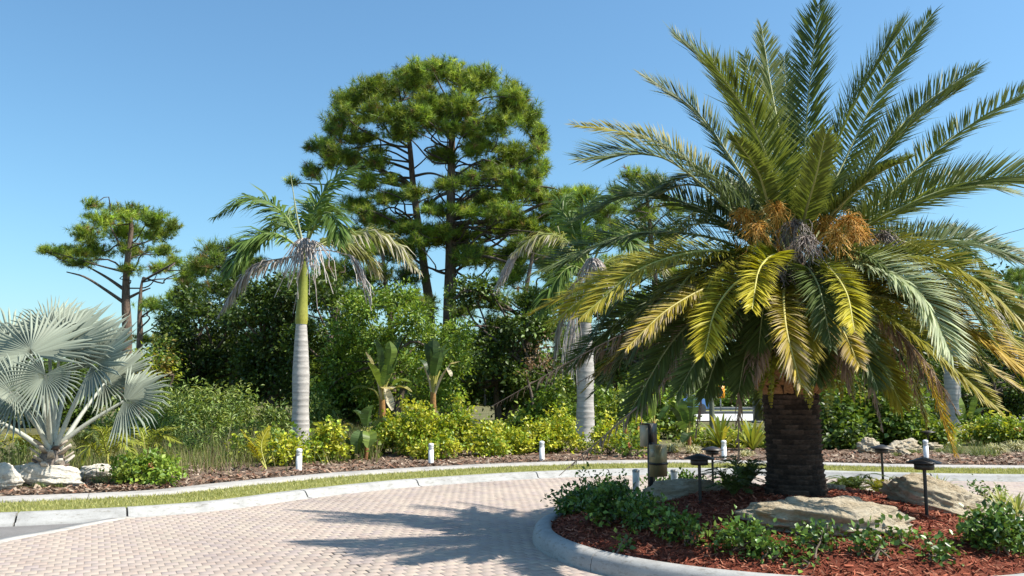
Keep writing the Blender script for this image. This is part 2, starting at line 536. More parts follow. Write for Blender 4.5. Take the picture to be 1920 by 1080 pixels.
for a, b in zip(cuts[:-1], cuts[1:]):
    p = KERB[a:b + 1].copy(); q = KN[a:b + 1]
    p[0] += (p[1] - p[0]) * 0.05; p[-1] += (p[-2] - p[-1]) * 0.05
    fine_section(p, q, KPROF).build('kerb_section', M['kerb'], kerb_root)
# flat concrete border behind the turf
walk_root = empty('concrete_border', (0, 0, 0)); struct(walk_root, 'flat concrete border between turf and planting bed')
step = 10
for a in range(i_l, i_r - step, step):
    b = a + step
    p = KERB[a:b + 1].copy(); q = KN[a:b + 1]
    p[0] += (p[1] - p[0]) * 0.02; p[-1] += (p[-2] - p[-1]) * 0.02
    fine_section(p, q, [(1.22, 0.02), (1.22, 0.125), (1.24, 0.134), (1.78, 0.137), (1.80, 0.125), (1.80, 0.02)]).build('slab', M['walk'], walk_root)

# driveway of pavers, laid at 26 degrees
BAND = spline([G(-60, 1040)[:2] * np.array([1, 0.97]), G(0, 1015)[:2], G(100, 996)[:2], G(180, 980)[:2], G(292, 960)[:2], G(340, 950)[:2]], 40)
BAND = np.vstack([spline([(-7.6, 0.0), (-6.7, 5.0), BAND[0]], 20)[:-1], BAND])
IC = np.array([3.05, 9.5]); RIN, ROUT = 2.62, 2.82
mb = MB()
mb.add([(-12, -4, -0.014), (22, -4, -0.014), (22, 17.6, -0.014), (-12, 17.6, -0.014)], [(0, 1, 2, 3)])
# sand bed only right of the edge band
mb = MB()
v = []
for q in BAND:
    v += [(q[0], q[1], -0.0045), (24, q[1], -0.0045)]
n = len(BAND)
v += [(BAND[-1][0], 19, -0.0045), (24, 19, -0.0045)]
mb.add(v, [(2 * i, 2 * i + 1, 2 * i + 3, 2 * i + 2) for i in range(n)])
drive = struct(mb.build('driveway', M['sand']))
mb = MB()
bt = nrm(np.gradient(BAND, axis=0)); bn = np.stack([-bt[:, 1], bt[:, 0]], 1)
fine_section(BAND, bn, [(-0.085, -0.03), (-0.085, 0.008), (0.085, 0.008), (0.085, -0.03)]).build('edge_band', M['walk'], drive)
ANG = math.radians(26)
U = np.array([math.cos(ANG), math.sin(ANG)]); W = np.array([-U[1], U[0]])
RH = 0.14
bricks = []
mark = [G(612, 1030)[:2], G(660, 1055)[:2], G(712, 1085)[:2]]
for r in range(-85, 185):
    s = -14 + 0.062 * (r % 2) + rng.normal(0, 0.003)
    while s < 24:
        L = 0.124
        c = U * (s + L / 2) + W * (r * RH)
        s += L
        x, y = c
        if y < 5.2 or y > 17.4 or abs(x) > 0.66 * y + 3.5 or x > 16:
            continue
        bx = np.interp(y, BAND[:, 1], BAND[:, 0])
        if x < bx + 0.1:
            continue
        if np.hypot(*(c - IC)) < ROUT - 0.12:
            continue
        j = int(np.argmin(np.abs(KERB[:, 0] - x) + np.abs(KERB[:, 1] - y)))
        if np.dot(c - KERB[j], KN[j]) > 0.12:
            continue
        bricks.append((x, y, L))
def brick_geo(L, gap, h=0.0):
    l, w = (L - gap) / 2, (RH - gap) / 2; e = 0.002
    v = [(-l, -w, -0.03), (l, -w, -0.03), (l, w, -0.03), (-l, w, -0.03), (-l, -w, -0.0025), (l, -w, -0.0025), (l, w, -0.0025), (-l, w, -0.0025),
         (-l + e, -w + e, 0), (l - e, -w + e, 0), (l - e, w - e, 0), (-l + e, w - e, 0)]
    f = [(k * 4 + j, k * 4 + (j + 1) % 4, k * 4 + 4 + (j + 1) % 4, k * 4 + 4 + j) for k in range(2) for j in range(4)] + [(8, 9, 10, 11)]
    return np.array(v), f
mb = MB(); d_ = nrm(mark[2] - mark[0]); n_ = np.array([-d_[1], d_[0]]) * 0.13
mb.add([(*(mark[0] - n_), -0.0032), (*(mark[2] - n_), -0.0032), (*(mark[2] + n_), -0.0032), (*(mark[0] + n_), -0.0032)], [(0, 1, 2, 3)])
mb.build('bare_joints', plain('dark_soil', (0.05, 0.04, 0.033), 0.95), drive)
def in_front(x, y):
    px, py = proj((x, y, 0))
    if not (0 < px < 1920 and py < 1082):
        return 0
    c = np.array([x, y])
    if np.hypot(*(c - IC)) < ROUT + 0.02:
        return 0
    return 1 / (y * y)
score = np.array([in_front(x, y) for x, y, L in bricks])
top = set(np.argsort(-score)[:300].tolist())
shared = {}
mb = MB()
cr, sr = U
for i, (x, y, L) in enumerate(bricks):
    md = min(np.hypot(*(np.array((x, y)) - (mark[0] * (1 - t) + mark[2] * t))) for t in (0, .2, .4, .6, .8, 1)) if 7 < y < 9.5 and -3 < x < -1 else 9
    gap = 0.02 if md < 0.10 else 0.0036
    dz = rng.normal(0, 0.0006) - (0.0012 if md < 0.10 else 0)
    a = rng.normal(0, 0.006)
    if i in top:
        key = (L, gap)
        if key not in shared:
            b = MB(); v, f = brick_geo(L, gap); b.add(v, f)
            o = b.build('paver', M['paver'], drive); shared[key] = o.data
        else:
            o = bpy.data.objects.new('paver', shared[key]); COL.objects.link(o); o.parent = drive
        o.location = (x, y, dz); o.rotation_euler = (rng.normal(0, 0.0025), rng.normal(0, 0.0025), ANG + a * 0.6)
    else:
        v, f = brick_geo(L, gap)
        v = np.stack([v[:, 0] * cr - v[:, 1] * sr, v[:, 0] * sr + v[:, 1] * cr, v[:, 2] + dz + v[:, 0] * rng.normal(0, 0.0025) + v[:, 1] * rng.normal(0, 0.0025)], 1) + np.array([x, y, 0])
        mb.add(v, f)
o = mb.build('paving', M['paver'], drive); o['kind'] = 'stuff'

# the round island: kerb ring in sections, mulch mound and loose chips
def mound(x, y):
    r = np.hypot(np.asarray(x) - IC[0], np.asarray(y) - IC[1])
    return 0.12 + 0.40 * np.clip(1 - (r / RIN) ** 2, 0, 1) + 0.018 * np.sin(np.asarray(x) * 5.1) * np.cos(np.asarray(y) * 4.3)
isl = empty('island_kerb', (0, 0, 0)); struct(isl, 'round concrete kerb of the planted island')
jt = []
for (px, py) in ((1085, 1042), (1573, 1068)):
    q = G(px, py, 0.15)[:2] - IC
    jt.append(math.atan2(q[1], q[0]))
d = (jt[1] - jt[0]) % (2 * math.pi)
angs = [jt[0], jt[1]]
m = 5
rest = 2 * math.pi - d
angs += [jt[1] + rest * k / m for k in range(1, m)]
angs = angs + [angs[0] + 2 * math.pi]
angs = [angs[0]] + sorted(a if a > angs[0] else a + 2 * math.pi for a in angs[1:])
IPROF = [(0.21, -0.05), (0.205, 0.05), (0.19, 0.115), (0.165, 0.148), (0.12, 0.163), (0.05, 0.165), (0.015, 0.155), (0.0, 0.13), (0.0, 0.05)]
for a, b in zip(angs[:-1], angs[1:]):
    g = 0.0018
    th = np.linspace(a + g, b - g, 40)
    q = np.stack([np.cos(th), np.sin(th)], 1)
    fine_section(IC + q * RIN, q, IPROF[::-1]).build('kerb_section', M['kerb'], isl)
mb = MB()
nr, na = 26, 96
v = []
for i in range(nr + 1):
    r = (RIN + 0.02) * i / nr
    for j in range(na):
        t = 2 * math.pi * j / na
        x, y = IC[0] + r * math.cos(t), IC[1] + r * math.sin(t)
        v.append((x, y, float(mound(x, y)) + rng.normal(0, 0.006)))
f = [(i * na + j, i * na + na + j, i * na + na + (j + 1) % na, i * na + (j + 1) % na) for i in range(nr) for j in range(na)]
mb.add(v, f)
struct(mb.build('island_bed', M['mulch_red'], None, True))
def chips(name, n, xy, zf, cols, L, label, cat, wd=0.22):
    pos = np.column_stack([xy, zf])
    th = rng.uniform(0, 2 * math.pi, n)
    ax = nrm(np.column_stack([np.cos(th), np.sin(th), rng.normal(0, 0.35, n)]))
    nn = nrm(np.column_stack([rng.normal(0, 0.45, (n, 2)), np.ones(n)]))
    sx = nrm(np.cross(ax, nn)); nn = np.cross(sx, ax)
    R = np.stack([sx, ax, nn], 2)
    u = rng.random((n, 1)); k = rng.integers(0, len(cols), n)
    col = np.array(cols)[k] * (0.7 + 0.6 * u)
    mb = MB()
    s = L * rng.uniform(0.5, 1.5, n)
    mb.scatter([(-1, -1, 0), (1, -1, 0), (0.8, 1, 0.15), (-0.6, 0.9, 0.1)], [(0, 1, 2), (0, 2, 3)], pos, R, np.column_stack([s * wd, s, s]), col)
    tag(mb.build(name, M['chip']), label, cat, kind='stuff')
n = 26000
r = RIN * np.sqrt(rng.random(n)); t = rng.uniform(0, 2 * math.pi, n)
xy = np.column_stack([IC[0] + r * np.cos(t), IC[1] + r * np.sin(t)])
chips('mulch_chips', n, xy, mound(xy[:, 0], xy[:, 1]) + rng.uniform(0.0, 0.022, n), [(0.25, 0.06, 0.03), (0.33, 0.095, 0.05), (0.17, 0.04, 0.022), (0.38, 0.15, 0.09), (0.30, 0.12, 0.07)], 0.026, 'loose red wood mulch covering the round island', 'mulch')
n = 24000
ii = rng.integers(i_l, i_r, n)
ii = ii[(KERB[ii, 0] > -9) & (KERB[ii, 0] < 13)]; n = len(ii)
dd = 1.8 + 3.6 * rng.random(n) ** 1.5
xy = KERB[ii] + KN[ii] * dd[:, None] + _t[ii] * rng.uniform(-0.13, 0.13, (n, 1))
chips('bark_litter', n, xy, BEDZ + rng.uniform(0.015, 0.06, n), [(0.20, 0.12, 0.08), (0.32, 0.22, 0.15), (0.12, 0.075, 0.05), (0.40, 0.31, 0.23), (0.26, 0.13, 0.08)], 0.045, 'brown bark and leaf litter covering the planting bed', 'mulch', 0.3)

# road beyond the gap in the planting
mb = MB(); mb.add([(7, 42, 0.20), (90, 52, 0.20), (90, 64, 0.20), (7, 55, 0.20)], [(0, 1, 2, 3)]); 
struct(mb.build('far_road', plain('pale_asphalt', (0.48, 0.47, 0.45), 0.9)))
mb = MB(); mb.add([(7, 58.5, 0.21), (90, 68, 0.21), (90, 75, 0.21), (7, 66, 0.21)], [(0, 1, 2, 3)])
struct(mb.build('far_verge', M['turf']))
mb = MB(); mb.box((50, 60.7, 0.25), (82, 0.5, 0.22), rz=0.115)
mb.box((50, 71.7, 0.27), (82, 0.6, 0.3), rz=0.11)
struct(mb.build('far_kerb', M['kerb']))
# ------------------------------------------------------------------ plant builders
LEAF_T = np.array([(0, 0, 0), (0.32, 0.45, 0.10), (0, 1, -0.12), (-0.32, 0.45, 0.10)])
LEAF_F = [(0, 1, 2), (0, 2, 3)]
NEEDLE_T = np.array([(-0.5, 0, 0), (0.5, 0, 0), (0, 1, 0)])

def frames(d, rngl=None):
    """random roll frames whose second column is the direction d"""
    d = nrm(d)
    a = nrm(np.cross(d, nrm((rngl or rng).normal(0, 1, d.shape))))
    return np.stack([a, d, np.cross(a, d)], 2)

def frames_n(d, nvec):
    d = nrm(d)
    a = nrm(np.cross(d, nvec))
    return np.stack([a, d, np.cross(a, d)], 2)

def mixcol(n, cols, jit=0.15):
    c = np.array(cols, float)[rng.integers(0, len(cols), n)]
    return np.clip(c * (1 + rng.normal(0, jit, (n, 1))), 0.002, 1)

def ellipsoid_pts(n, shell=0.5):
    d = nrm(rng.normal(0, 1, (n, 3)))
    r = (shell + (1 - shell) * rng.random(n)) * (0.75 + 0.25 * rng.random(n))
    return d, d * r[:, None]

def leaf_cloud(mb, clumps, per_m2, size, cols, up=0.35, aspect=1.0, shell=0.35, tilt=0.6):
    """leaves spread through ellipsoid clumps: (centre, (rx, ry, rz))"""
    for c, r in clumps:
        r = np.asarray(r, float)
        n = max(12, int(per_m2 * 4 * math.pi * (r.prod()) ** (2 / 3)))
        # sprays: leaves gather round random twig ends inside the clump
        ns = max(4, n // 14)
        sd, sp = ellipsoid_pts(ns, shell)
        k = rng.integers(0, ns, n)
        pos = sp[k] * r + rng.normal(0, size * 0.9, (n, 3)) + np.asarray(c)
        d = nrm(sd[k] * 0.8 + rng.normal(0, tilt, (n, 3)) + np.array([0, 0, up * 0.3]))
        nv = nrm(sd[k] * 0.5 + np.array([0, 0, 0.9]) + rng.normal(0, 0.5, (n, 3)))
        base = mixcol(ns, cols, 0.12)[k]
        col = np.clip(base * (1 + rng.normal(0, 0.15, (n, 1))), 0.002, 1)
        s = size * rng.uniform(0.6, 1.3, n)
        mb.scatter(LEAF_T, LEAF_F, pos, frames_n(d, nv), np.column_stack([s * aspect, s, s]), col)

def tuft_cloud(mb, clumps, per_m3, nl, nw, cols, per=26, twig=None):
    """pine needles: radiating tufts at twig ends through flattened clumps"""
    for c, r in clumps:
        r = np.asarray(r, float)
        n = max(10, int(per_m3 * (r.prod()) ** (2 / 3) * 4.2))
        sd, sp = ellipsoid_pts(n, 0.2)
        pos = sp * r + np.asarray(c)
        ax = nrm(sd * 0.7 + np.array([0, 0, 0.75]) + rng.normal(0, 0.3, (n, 3)))
        tc = mixcol(n, cols, 0.25) * rng.uniform(0.72, 1.2)
        tc[rng.random(n) < 0.035] = (0.26, 0.17, 0.08)
        p = np.repeat(pos, per, 0)
        a = np.repeat(ax, per, 0)
        d = nrm(a * rng.uniform(0.1, 1.0, (n * per, 1)) + nrm(rng.normal(0, 1, (n * per, 3))) * 0.85)
        p = p + a * rng.uniform(-0.12, 0.08, (n * per, 1))
        L = nl * rng.uniform(0.75, 1.2) * rng.uniform(0.6, 1.2, n * per)
        mb.scatter(NEEDLE_T, [(0, 1, 2)], p, frames(d), np.column_stack([np.full(n * per, nw), L, L]), np.repeat(tc, per, 0) * rng.uniform(0.75, 1.25, (n * per, 1)))
        if twig is not None:
            for q in pos[:: max(1, n // 10)]:
                twig.tube(spline([np.asarray(c) - [0, 0, r[2] * 0.3], (np.asarray(c) + q) / 2 + rng.normal(0, 0.08, 3), q], 5), np.linspace(0.022, 0.010, 5), 5, (0.11, 0.085, 0.065), False)

def px_clumps(lst, Y, depth=1.0, spread=0.0):
    out = []
    for e in lst:
        x, y, rx, ry = e[:4]
        dy = e[4] if len(e) > 4 else rng.uniform(-spread, spread)
        YY = Y + dy
        s = YY / 1610
        out.append((P(x, y, YY), (rx * s, max(rx, ry) * s * depth, ry * s)))
    return out

def limb(mb, a, b, r0, r1, sag=0.0, col=(0.1, 0.08, 0.06), n=8, wob=0.06):
    a, b = np.asarray(a, float), np.asarray(b, float)
    L = np.linalg.norm(b - a)
    m1 = a * 0.66 + b * 0.34 + rng.normal(0, wob * L, 3) + [0, 0, sag * L]
    m2 = a * 0.33 + b * 0.67 + rng.normal(0, wob * L, 3) + [0, 0, sag * L]
    mb.tube(spline([a, m1, m2, b], 10), np.linspace(r0, r1, 10), n, col, False)

NEEDLES = [(0.23, 0.33, 0.045), (0.165, 0.255, 0.04), (0.29, 0.38, 0.05), (0.11, 0.175, 0.035), (0.34, 0.40, 0.065)]
NEEDLES_D = [(0.12, 0.19, 0.035), (0.165, 0.25, 0.04), (0.23, 0.31, 0.045), (0.085, 0.135, 0.03)]

def pine(name, label, trunks, clumps_px, Y, r0, cols=NEEDLES, per_m3=11, nl=0.30, nw=0.022, group=None, spread=2.2, limbs=True, barkc=(0.17, 0.12, 0.09), per=26, fill=1, extra_limbs=()):
    """trunks: pixel paths (first is the main one); base drops to the ground"""
    base = P(trunks[0][0][0], trunks[0][0][1], Y); base[2] = 0.1
    t = Thing(name, base, label, 'tree', group)
    paths = []
    for k, tr in enumerate(trunks):
        pts = [P(x, y, Y + (0.0 if k == 0 else 1.2)) for x, y in tr]
        if k == 0:
            foot = pts[0].copy(); foot[2] = 0.05
        else:
            foot = pts[0].copy(); foot[2] = 0.05
        pts = [foot] + pts
        sp = spline(pts, 40)
        mb = MB()
        rr = np.linspace(r0, r0 * 0.22, 40) * (1 if k == 0 else 0.8)
        rr[:4] *= np.linspace(1.3, 1.0, 4)
        mb.tube(sp, rr, 12, barkc)
        t.part(mb, 'trunk', M['bark'], True)
        paths.append(sp)
    cl = px_clumps(clumps_px, Y, 0.95, spread)
    for x_, y_, rx_, ry_ in [e_[:4] for e_ in clumps_px] * fill:
        cl += px_clumps([(x_ + rng.normal(0, rx_ * 0.5), y_ + rng.normal(0, ry_ * 0.4), rx_ * rng.uniform(0.45, 0.75), ry_ * rng.uniform(0.5, 0.8))], Y, 0.95, spread)
    lm = MB()
    allp = np.vstack(paths)
    for c, r in cl:
        c2 = np.array(c)
        cand = allp[allp[:, 2] < max(c2[2] - 0.1 * np.hypot(*(c2[:2] - allp[-1, :2])), allp[0, 2] + 1.2)]
        if len(cand) == 0: cand = allp[:5]
        w = np.linalg.norm(cand - c2 + np.array([0, 0, 0.8]), axis=1)
        a = cand[int(np.argmin(w))]
        L = np.linalg.norm(c2 - a)
        if rng.random() < 0.4: continue
        limb(lm, a, c2 + np.array([0, 0, -0.25 * r[2]]), min(0.085, 0.02 + 0.010 * L), 0.018, 0.05 * (1 if rng.random() < .6 else -1), (0.10, 0.08, 0.065), 6, 0.09)
    for path, ra, rb in extra_limbs:
        pts = [P(x, y, Y + d) for x, y, d in path]
        bb = MB(); bb.tube(spline(pts, 14), np.linspace(ra, rb, 14), 7, (0.14, 0.11, 0.09), False)
        t.part(bb, 'limb', M['bark'], True)
    nb = MB()
    tuft_cloud(nb, cl, per_m3, nl, nw, cols, per, lm)
    t.part(lm, 'branchwork', M['bark'], True, kind='stuff')
    t.part(nb, 'crown', M['needle'])
    return t

def broad_tree(name, label, base_px, clumps_px, Y, cols, size=0.16, per_m2=55, r0=0.16, group=None, cat='tree', spread=1.2, mat='leaf', depth=1.0, aspect=1.0, up=0.3, stemc=(0.13, 0.10, 0.075), nstem=3, shell=0.35):
    base = P(base_px[0], base_px[1], Y); base[2] = BEDZ
    t = Thing(name, base, label, cat, group)
    cl = px_clumps(clumps_px, Y, depth, spread)
    tb = MB()
    cm = np.mean([c for c, r in cl], axis=0)
    zlo = min(c[2] for c, r in cl)
    tops = []
    for k in range(nstem):
        a = base + np.array([rng.normal(0, r0), rng.normal(0, r0), -0.1])
        b = np.array([base[0] * 0.5 + cm[0] * 0.5 + rng.normal(0, 0.5), base[1] + rng.normal(0, 0.4), base[2] + (cm[2] - base[2]) * rng.uniform(0.45, 0.9)])
        limb(tb, a, b, r0 * rng.uniform(0.7, 1.1), r0 * 0.45, 0, stemc, 8)
        tops.append(b)
    t.part(tb, 'trunk', M['bark'], True)
    lm = MB()
    for c, r in cl:
        a = tops[rng.integers(0, len(tops))]
        limb(lm, a, c, r0 * 0.4, r0 * 0.12, 0.0, stemc, 5)
    t.part(lm, 'branchwork', M['bark'], True, kind='stuff')
    lb = MB()
    leaf_cloud(lb, cl, per_m2, size, cols, up, aspect, shell)
    t.part(lb, 'crown', M[mat])
    return t

def shrub(name, label, base, clumps, cols, size, per_m2, group=None, cat='shrub', mat='leaf', stemc=(0.16, 0.12, 0.09), nst=9, aspect=1.1, flowers=None, shell=0.3, up=0.3):
    base = np.asarray(base, float)
    t = Thing(name, base, label, cat, group)
    sb = MB()
    for k in range(nst):
        c, r = clumps[rng.integers(0, len(clumps))]
        e = np.asarray(c) + rng.uniform(-0.6, 0.6, 3) * np.asarray(r)
        a = base + np.array([rng.normal(0, 0.06), rng.normal(0, 0.06), -0.03]) * (1 + np.linalg.norm(np.asarray(c)[:2] - base[:2]))
        a[2] = base[2] - 0.03
        limb(sb, a, e, 0.012, 0.005, 0, stemc, 5, 0.05)
    t.part(sb, 'stem', M['stem'])
    lb = MB()
    leaf_cloud(lb, clumps, per_m2, size, cols, up, aspect, shell)
    t.part(lb, 'foliage', M[mat])
    if flowers:
        fb = MB()
        for q in range(flowers[0]):
            c, r = clumps[rng.integers(0, len(clumps))]
            d = nrm(np.array([rng.normal(0, 0.6), -0.7, rng.uniform(0.1, 0.9)]))
            p0 = np.asarray(c) + d * np.asarray(r) * 0.98
            n = 16
            pos = p0 + rng.normal(0, flowers[2] * 0.35, (n, 3))
            fb.scatter(LEAF_T, LEAF_F, pos, frames(nrm(rng.normal(0, 1, (n, 3)) + d)), np.full(n, flowers[2] * 0.6), mixcol(n, [flowers[1]]))
        t.part(fb, 'blossom', M['leaf'])
    return t

def bush_clumps(base, w, h, n, seed=None, flat=0.75, depth=None):
    """irregular set of clumps filling a bush of width w, height h on base"""
    out = []
    d = depth or w
    for k in range(n):
        fx = rng.uniform(-0.5, 0.5); fy = rng.uniform(-0.5, 0.5)
        r = rng.uniform(0.18, 0.32) * min(w, d, h * 1.5)
        hh = h * (1 - 0.75 * (fx * fx * 4 + fy * fy * 4) * 0.5) * rng.uniform(0.75, 1.0)
        z = rng.uniform(0.3, 1.0) * max(hh - r, r * 0.6)
        out.append((np.array([base[0] + fx * (w - r), base[1] + fy * (d - r), base[2] + max(z, r * 0.7)]), (r, r, r * flat)))
    return out

# pinnate palm frond --------------------------------------------------------
def frond_geo(path, n, Lmax, colf, V=0.5, droop=0.15, a0=1.15, a1=0.45, wid=0.028, rw=0.02, rachis_col=(0.3, 0.3, 0.08), plumose=0.25, twist=0.0, roll=0.0, start=0.12, hang=0.0, tipw=0.2, tipk=3.2, jit=0.09, side_hint=None, thin=0.0):
    """path: control points (base to tip). returns (rachis MB, leaflets MB)"""
    path = np.asarray(path, float)
    sp = spline(path, 48)
    seg = np.concatenate([[0], np.cumsum(np.linalg.norm(np.diff(sp, axis=0), axis=1))])
    total = seg[-1]
    T = nrm(np.gradient(sp, axis=0))
    h = sp[-1] - sp[0]; h[2] = 0
    if np.linalg.norm(h) < 0.25 * total and side_hint is not None:
        h = np.array(side_hint, float)
    S = nrm(np.cross(nrm(h), [0, 0, 1.0]))
    if roll:
        i_ = 24; s_ = nrm(S - T[i_] * np.dot(S, T[i_])); n_ = np.cross(s_, T[i_])
        roll = min((roll, -roll), key=lambda a_: (n_ * math.cos(a_) - s_ * math.sin(a_))[1])
    rb = MB()
    rr = rw * np.linspace(1, 0.12, 48) ** 0.8
    rb.tube(sp, rr, 6, rachis_col if np.ndim(rachis_col) == 2 else np.tile(rachis_col, (48, 1)), False)
    t = start + (1 - start) * (np.arange(n) + rng.uniform(-0.3, 0.3, n)) / n
    t = np.clip(t, 0, 0.999)
    lb = MB()
    for sgn in (-1, 1):
        tt = np.clip(t + rng.normal(0, 0.004, n), 0, 0.999)
        if thin > 0:
            tt = tt[rng.random(n) > thin * (0.3 + 0.7 * tt)]
        m = len(tt)
        s = tt * total
        p0 = np.stack([np.interp(s, seg, sp[:, k]) for k in range(3)], 1)
        Ti = nrm(np.stack([np.interp(s, seg, T[:, k]) for k in range(3)], 1))
        Si = nrm(S[None] - Ti * (Ti @ S)[:, None])
        Ni = np.cross(Si, Ti)
        tw = roll + twist * tt
        Si2 = Si * np.cos(tw)[:, None] + Ni * np.sin(tw)[:, None]
        Ni2 = Ni * np.cos(tw)[:, None] - Si * np.sin(tw)[:, None]
        al = a0 + (a1 - a0) * tt + rng.normal(0, jit, m)
        ve = V + rng.normal(0, plumose, m)
        lat = sgn * Si2 * np.cos(ve)[:, None] + Ni2 * np.sin(ve)[:, None]
        d = nrm(Ti * np.cos(al)[:, None] + lat * np.sin(al)[:, None])
        prof = np.minimum(1, 0.45 + 2.6 * (tt - start)) * np.clip((1 - tt) * tipk, tipw, 1) ** 0.75
        L = Lmax * prof * rng.uniform(0.88, 1.08, m)
        g = np.array([0, 0, -1.0])
        dr = droop + hang * rng.uniform(0.7, 1.2, m)
        d1 = nrm(d + g * (dr * 0.35)[:, None]); d2 = nrm(d + g * (dr * 1.5)[:, None])
        p1 = p0 + d1 * (L * 0.45)[:, None]
        p2 = p1 + d2 * (L * 0.55)[:, None]
        nw = nrm(Ni2 * 0.8 + lat * 0.2 + rng.normal(0, 0.2, (m, 3)))
        wv = nrm(np.cross(d, nw)) * (wid * (0.55 + 0.45 * prof))[:, None] * 0.5
        pm = p0 + (p1 - p0) * 0.12
        v = np.stack([p0 - wv * 0.35, p0 + wv * 0.35, p1 + wv, p2, p1 - wv], 1)
        f = (np.array([[0, 1, 2, 4]])[None] + (np.arange(m) * 5)[:, None, None]).reshape(-1, 4)
        f3 = (np.array([[4, 2, 3]])[None] + (np.arange(m) * 5)[:, None, None]).reshape(-1, 3)
        c0, c1 = colf(tt, m)
        c = np.stack([c0, c0, (c0 + c1) / 2, c1, (c0 + c1) / 2], 1).reshape(-1, 3)
        lb.add(v.reshape(-1, 3), f, c)
        lb.f.append(f3 + (lb.n - 5 * m))
    return rb, lb

def lerp(a, b, t):
    return np.asarray(a) * (1 - t) + np.asarray(b) * t

def colour(kind):
    def f(tt, m):
        j = (1 + rng.normal(0, 0.12, (m, 1)))
        t = tt[:, None]
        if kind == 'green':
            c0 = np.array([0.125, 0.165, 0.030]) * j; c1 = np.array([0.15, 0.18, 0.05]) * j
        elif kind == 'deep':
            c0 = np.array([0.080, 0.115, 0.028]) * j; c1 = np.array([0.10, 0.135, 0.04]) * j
        elif kind == 'olive':
            c0 = lerp([0.12, 0.16, 0.02], [0.22, 0.21, 0.02], t) * j; c1 = lerp([0.17, 0.19, 0.025], [0.40, 0.32, 0.03], t) * j
        elif kind == 'yellow':
            c0 = lerp([0.13, 0.18, 0.02], [0.40, 0.36, 0.02], t) * j; c1 = lerp([0.24, 0.27, 0.03], [0.54, 0.45, 0.04], t) * j
        elif kind == 'yellowdry':
            dry = (rng.random((m, 1)) < 0.1 + 0.5 * t)
            c0 = lerp([0.14, 0.18, 0.02], [0.42, 0.31, 0.02], t) * j
            c1 = np.where(dry, np.array([0.46, 0.37, 0.26]), lerp([0.24, 0.25, 0.03], [0.46, 0.34, 0.05], t)) * j
        elif kind == 'orange':
            c0 = lerp([0.17, 0.18, 0.02], [0.45, 0.30, 0.02], t) * j; c1 = lerp([0.30, 0.25, 0.025], [0.54, 0.35, 0.035], t) * j
        elif kind == 'silver':
            c0 = np.array([0.34, 0.40, 0.22]) * j; c1 = np.array([0.48, 0.52, 0.32]) * j
        elif kind == 'dead':
            c0 = np.array([0.20, 0.14, 0.095]) * j; c1 = np.array([0.32, 0.24, 0.17]) * j
        elif kind == 'grey':
            c0 = np.array([0.36, 0.31, 0.27]) * j; c1 = np.array([0.48, 0.43, 0.38]) * j
        elif kind == 'royal':
            c0 = np.array([0.075, 0.14, 0.025]) * j; c1 = np.array([0.125, 0.19, 0.04]) * j
        elif kind == 'royaldry':
            g = rng.random((m, 1)) < t * 1.1 - 0.15
            c0 = lerp([0.10, 0.15, 0.03], [0.22, 0.22, 0.05], t) * j
            c1 = np.where(g, np.array([0.50, 0.44, 0.36]), np.array([0.24, 0.23, 0.06])) * j
        elif kind == 'lime':
            c0 = np.array([0.18, 0.24, 0.03]) * j; c1 = np.array([0.34, 0.34, 0.05]) * j
        return c0, c1
    return f

def fan_leaf(mb, hub, normal, axis, R, nseg=46, span=2.55, col=(0.36, 0.42, 0.36), cup=0.16, split=0.55, droop=0.12):
    """costapalmate fan: pleated segments joined near the hub, free and drooping beyond"""
    normal = nrm(normal); axis = nrm(np.asarray(axis) - normal * np.dot(axis, normal)); side = np.cross(axis, normal)
    hub = np.asarray(hub, float)
    d = 2 * span / nseg
    for k in range(nseg):
        a = -span + (k + 0.5) * d
        r = R * (0.72 + 0.28 * math.cos(a * 0.55)) * rng.uniform(0.93, 1.05)
        def pt(ang, rad, lift):
            q = hub + (axis * math.cos(ang) + side * math.sin(ang)) * rad + normal * (lift - cup * (rad / R) ** 2 * R * (1 if True else 0))
            return q
        s = split * r
        c = np.array(col) * rng.uniform(0.86, 1.12)
        sag = np.array([0, 0, -1.0]) * droop * r * rng.uniform(0.3, 1.6)
        hub2 = hub + axis * R * 0.10 * max(0, math.cos(a))
        pl = pt(a - d / 2, s, -0.012 * R * 3); pr = pt(a + d / 2, s, -0.012 * R * 3); pm = pt(a, s, 0.03 * R)
        al, ar = a - d * 0.42, a + d * 0.42
        q = 0.80 * r
        ml = pt(a - d * 0.20, q, -0.01 * R) + sag * 0.45; mr = pt(a + d * 0.20, q, -0.01 * R) + sag * 0.45; mm = pt(a, q, 0.012 * R) + sag * 0.45
        tip = pt(a + rng.normal(0, 0.015), r, 0) + sag
        mb.add([hub2, pl, pm, pr, ml, mm, mr, tip], [(0, 1, 2), (0, 2, 3)], c)
        mb.f.append(np.array([(1, 4, 5, 2), (2, 5, 6, 3)]) + mb.n - 8)
        mb.f.append(np.array([(4, 7, 5), (5, 7, 6)]) + mb.n - 8)

